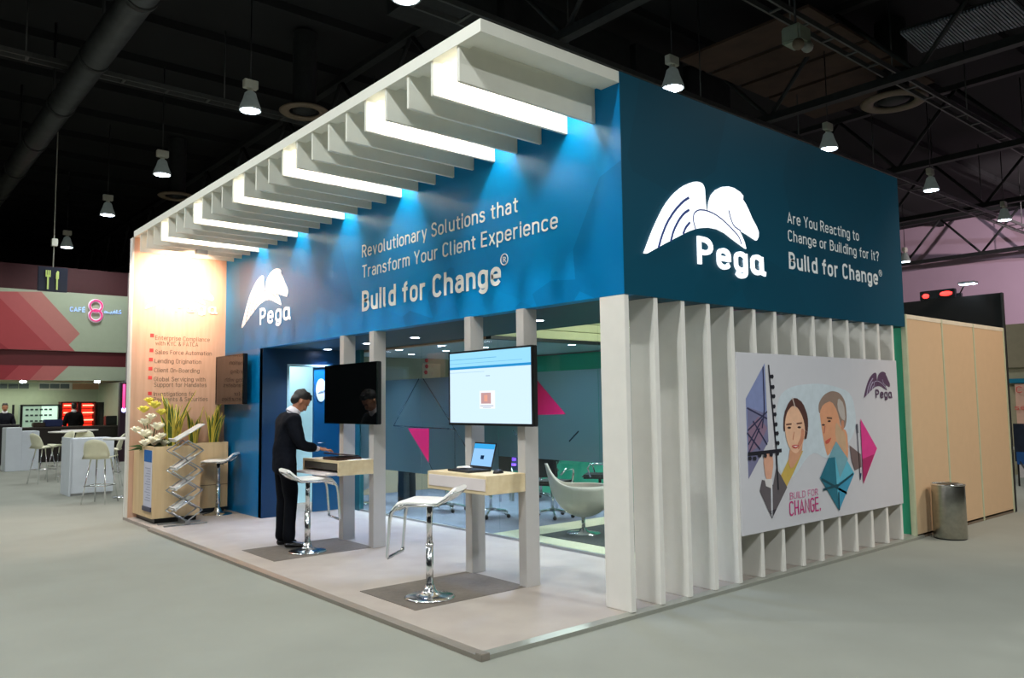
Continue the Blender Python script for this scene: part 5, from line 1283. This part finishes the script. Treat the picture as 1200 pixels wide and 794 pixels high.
# chrome dispenser posts
# neon column light
a = at(145, 450, 1, FY-.3); c = at(145, 480, 1, FY-.3)
t = thing('neon_column', 'pink and violet lit column beside the timber board', 'light column', (a.x, FY-.3, 0))
obj('core', MB().box((a.x-.1, FY-.35, 0), (a.x+.12, FY-.15, 2.35)), mat('dark purple post', (40, 14, 34), .5), t)
obj('pink_tube', MB().tube([(a.x, FY-.37, c.z), (a.x, FY-.37, a.z)], .04, 8), mat('pink neon', (240, 80, 150), .5, var=0, emit=(240, 70, 140), estr=1.0), t)
obj('violet_cap', MB().ball((a.x, FY-.38, c.z), (.07, .03, .08), 10), mat('violet glow', (190, 190, 255), .5, var=0, emit=(180, 180, 255), estr=2), t)
# café people
q = at(4, 520, 1, 24.3)
T2 = M.Translation((q.x, 24.3, 0)) @ M.Rotation(math.radians(-90), 4, 'Z'); person_build(T2, STAND, 'distant person in dark clothes standing behind the left cafe counter', (30, 30, 40), False)
q = at(86, 500, 1, 24.5)
T3 = M.Translation((q.x, 24.5, 0)) @ M.Rotation(math.radians(90), 4, 'Z'); person_build(T3, STAND, 'distant person in black facing the red-lit warmers', (16, 14, 16), False, (12, 10, 10))

for o in list(C.objects):
    k = o.name.split('.')[0]
    if o.parent is None and k in ('open_door', 'side_poster', 'restaurant_sign', 'cafe_facade', 'blue_fascia', 'navy_fascia', 'timber_list_board', 'portrait_graphic', 'waste_bin', 'wall_desk'):
        nest(o, {'round_sign': ('sign_emblem',), 'door_leaf': ('handle',), 'sheet': ('small_print', 'blue_head'), 'panel': ('fork', 'knife'), 'sign_panel': ('chevron', 'cafe_lettering', 'number_ring'),
                 'emblem': ('emblem_groove',), 'registered_ring': ('registered_letter',), 'body': ('swing_lid', 'drawer_front')})
# ------------------------------------------------------------------ lights
w = bpy.data.worlds.new('hall air'); SC.world = w; w.use_nodes = True
w.node_tree.nodes['Background'].inputs[0].default_value = (.80, .86, .84, 1); w.node_tree.nodes['Background'].inputs[1].default_value = .05
def area(loc, size, e, col, rot=(0, 0, 0), sy=None, nm='light'):
    l = bpy.data.lights.new(nm, 'AREA'); l.energy = e; l.color = col; l.size = size
    if sy: l.shape = 'RECTANGLE'; l.size_y = sy
    o = bpy.data.objects.new(nm, l); C.objects.link(o); o.location = loc; o.rotation_euler = rot; return o
def spot(loc, tgt, e, col, ang, nm='light', blend=.6, soft=.05):
    l = bpy.data.lights.new(nm, 'SPOT'); l.energy = e; l.color = col; l.spot_size = math.radians(ang); l.spot_blend = blend; l.shadow_soft_size = soft
    o = bpy.data.objects.new(nm, l); C.objects.link(o); o.location = loc; o.rotation_euler = (V(tgt)-V(loc)).to_track_quat('-Z', 'Y').to_euler(); return o
# warm halogen under the canopy, washing the timber board and the blue wall logo
t = thing('halogen_flood', 'warm halogen flood under the canopy washing the timber board', 'lamp', (-.7, 7.35, 3.80))
obj('case', MB().box((-.78, 7.30, 3.76), (-.62, 7.40, 3.83), .008), ALU, t)
spot((-.72, 7.42, 3.72), (-.74, 8.25, 3.35), 215, (1, .69, .52), 110, 'halogen', .9)
spot((-.95, 6.9, 3.70), (0, 6.7, 3.2), 55, (1, .62, .46), 80, 'halogen', 1, .25)
# flood on the canopy end washing the aisle carpet
spot((-1.6, 8.2, 4.3), (-2.8, 8.6, 0), 260, (1, .80, .72), 75, 'aisle_flood', .5)
# café interior
area((-1.5, 24.3, zl0-.05), 5, 60, (.95, 1, .88), sy=2.5, nm='cafe_ceiling_light')
spot((.6, 17.5, 4.2), (-.5, 22, 4.0), 70, (1, .98, .92), 75, 'sign_fill')  # added spot out in front with no fixture, brightens the facade sign
# lounge interior
for x_, y_0 in ((2.4, 4.6), (4.0, 4.6), (2.4, 6.8), (4.0, 6.8)): spot((x_, y_0, HB-.02), (x_, y_0, 0), 60, (.72, .90, 1), 150, 'room_light', 1, .1)
spot((3.6, 1.6, 2.6), (1.4, 1.5, 1.4), 320, (.9, 1, 1), 80, 'film_fill', .9, .1); spot((3.3, 1.2, 4.1), (3.0, 2.2, 0), 340, (1, .98, .94), 90, 'lounge_fill', .8, .2); spot((3.2, .9, 2.75), (3.2, 3.5, 2.85), 140, (1, 1, .88), 120, 'slat_fill', .8, .1)  # unseen spots added to brighten the frosted film, lounge and slats
# doorway room
area((.9, 7.5, HB-.03), .8, 16, (.8, .95, 1), nm='store_light')
# unseen spots added to brighten the lilac wall
spot((26, 0, 7.2), (38, 7, 5.5), 3600, (1, .84, .88), 120, 'wall_fill'); spot((28, -6, 7.2), (38, -2, 5), 3000, (.78, .82, 1), 110, 'wall_fill')
# unseen warm spot added to brighten the cream wall
spot((7.3, -3.5, 5.5), (7.2, 0, 1.8), 420, (1, .78, .62), 80, 'neighbour_fill')

vs = SC.view_settings; vs.view_transform = 'Standard'; vs.look = 'None'; vs.exposure = .3; vs.gamma = 1; vs.use_curve_mapping = False
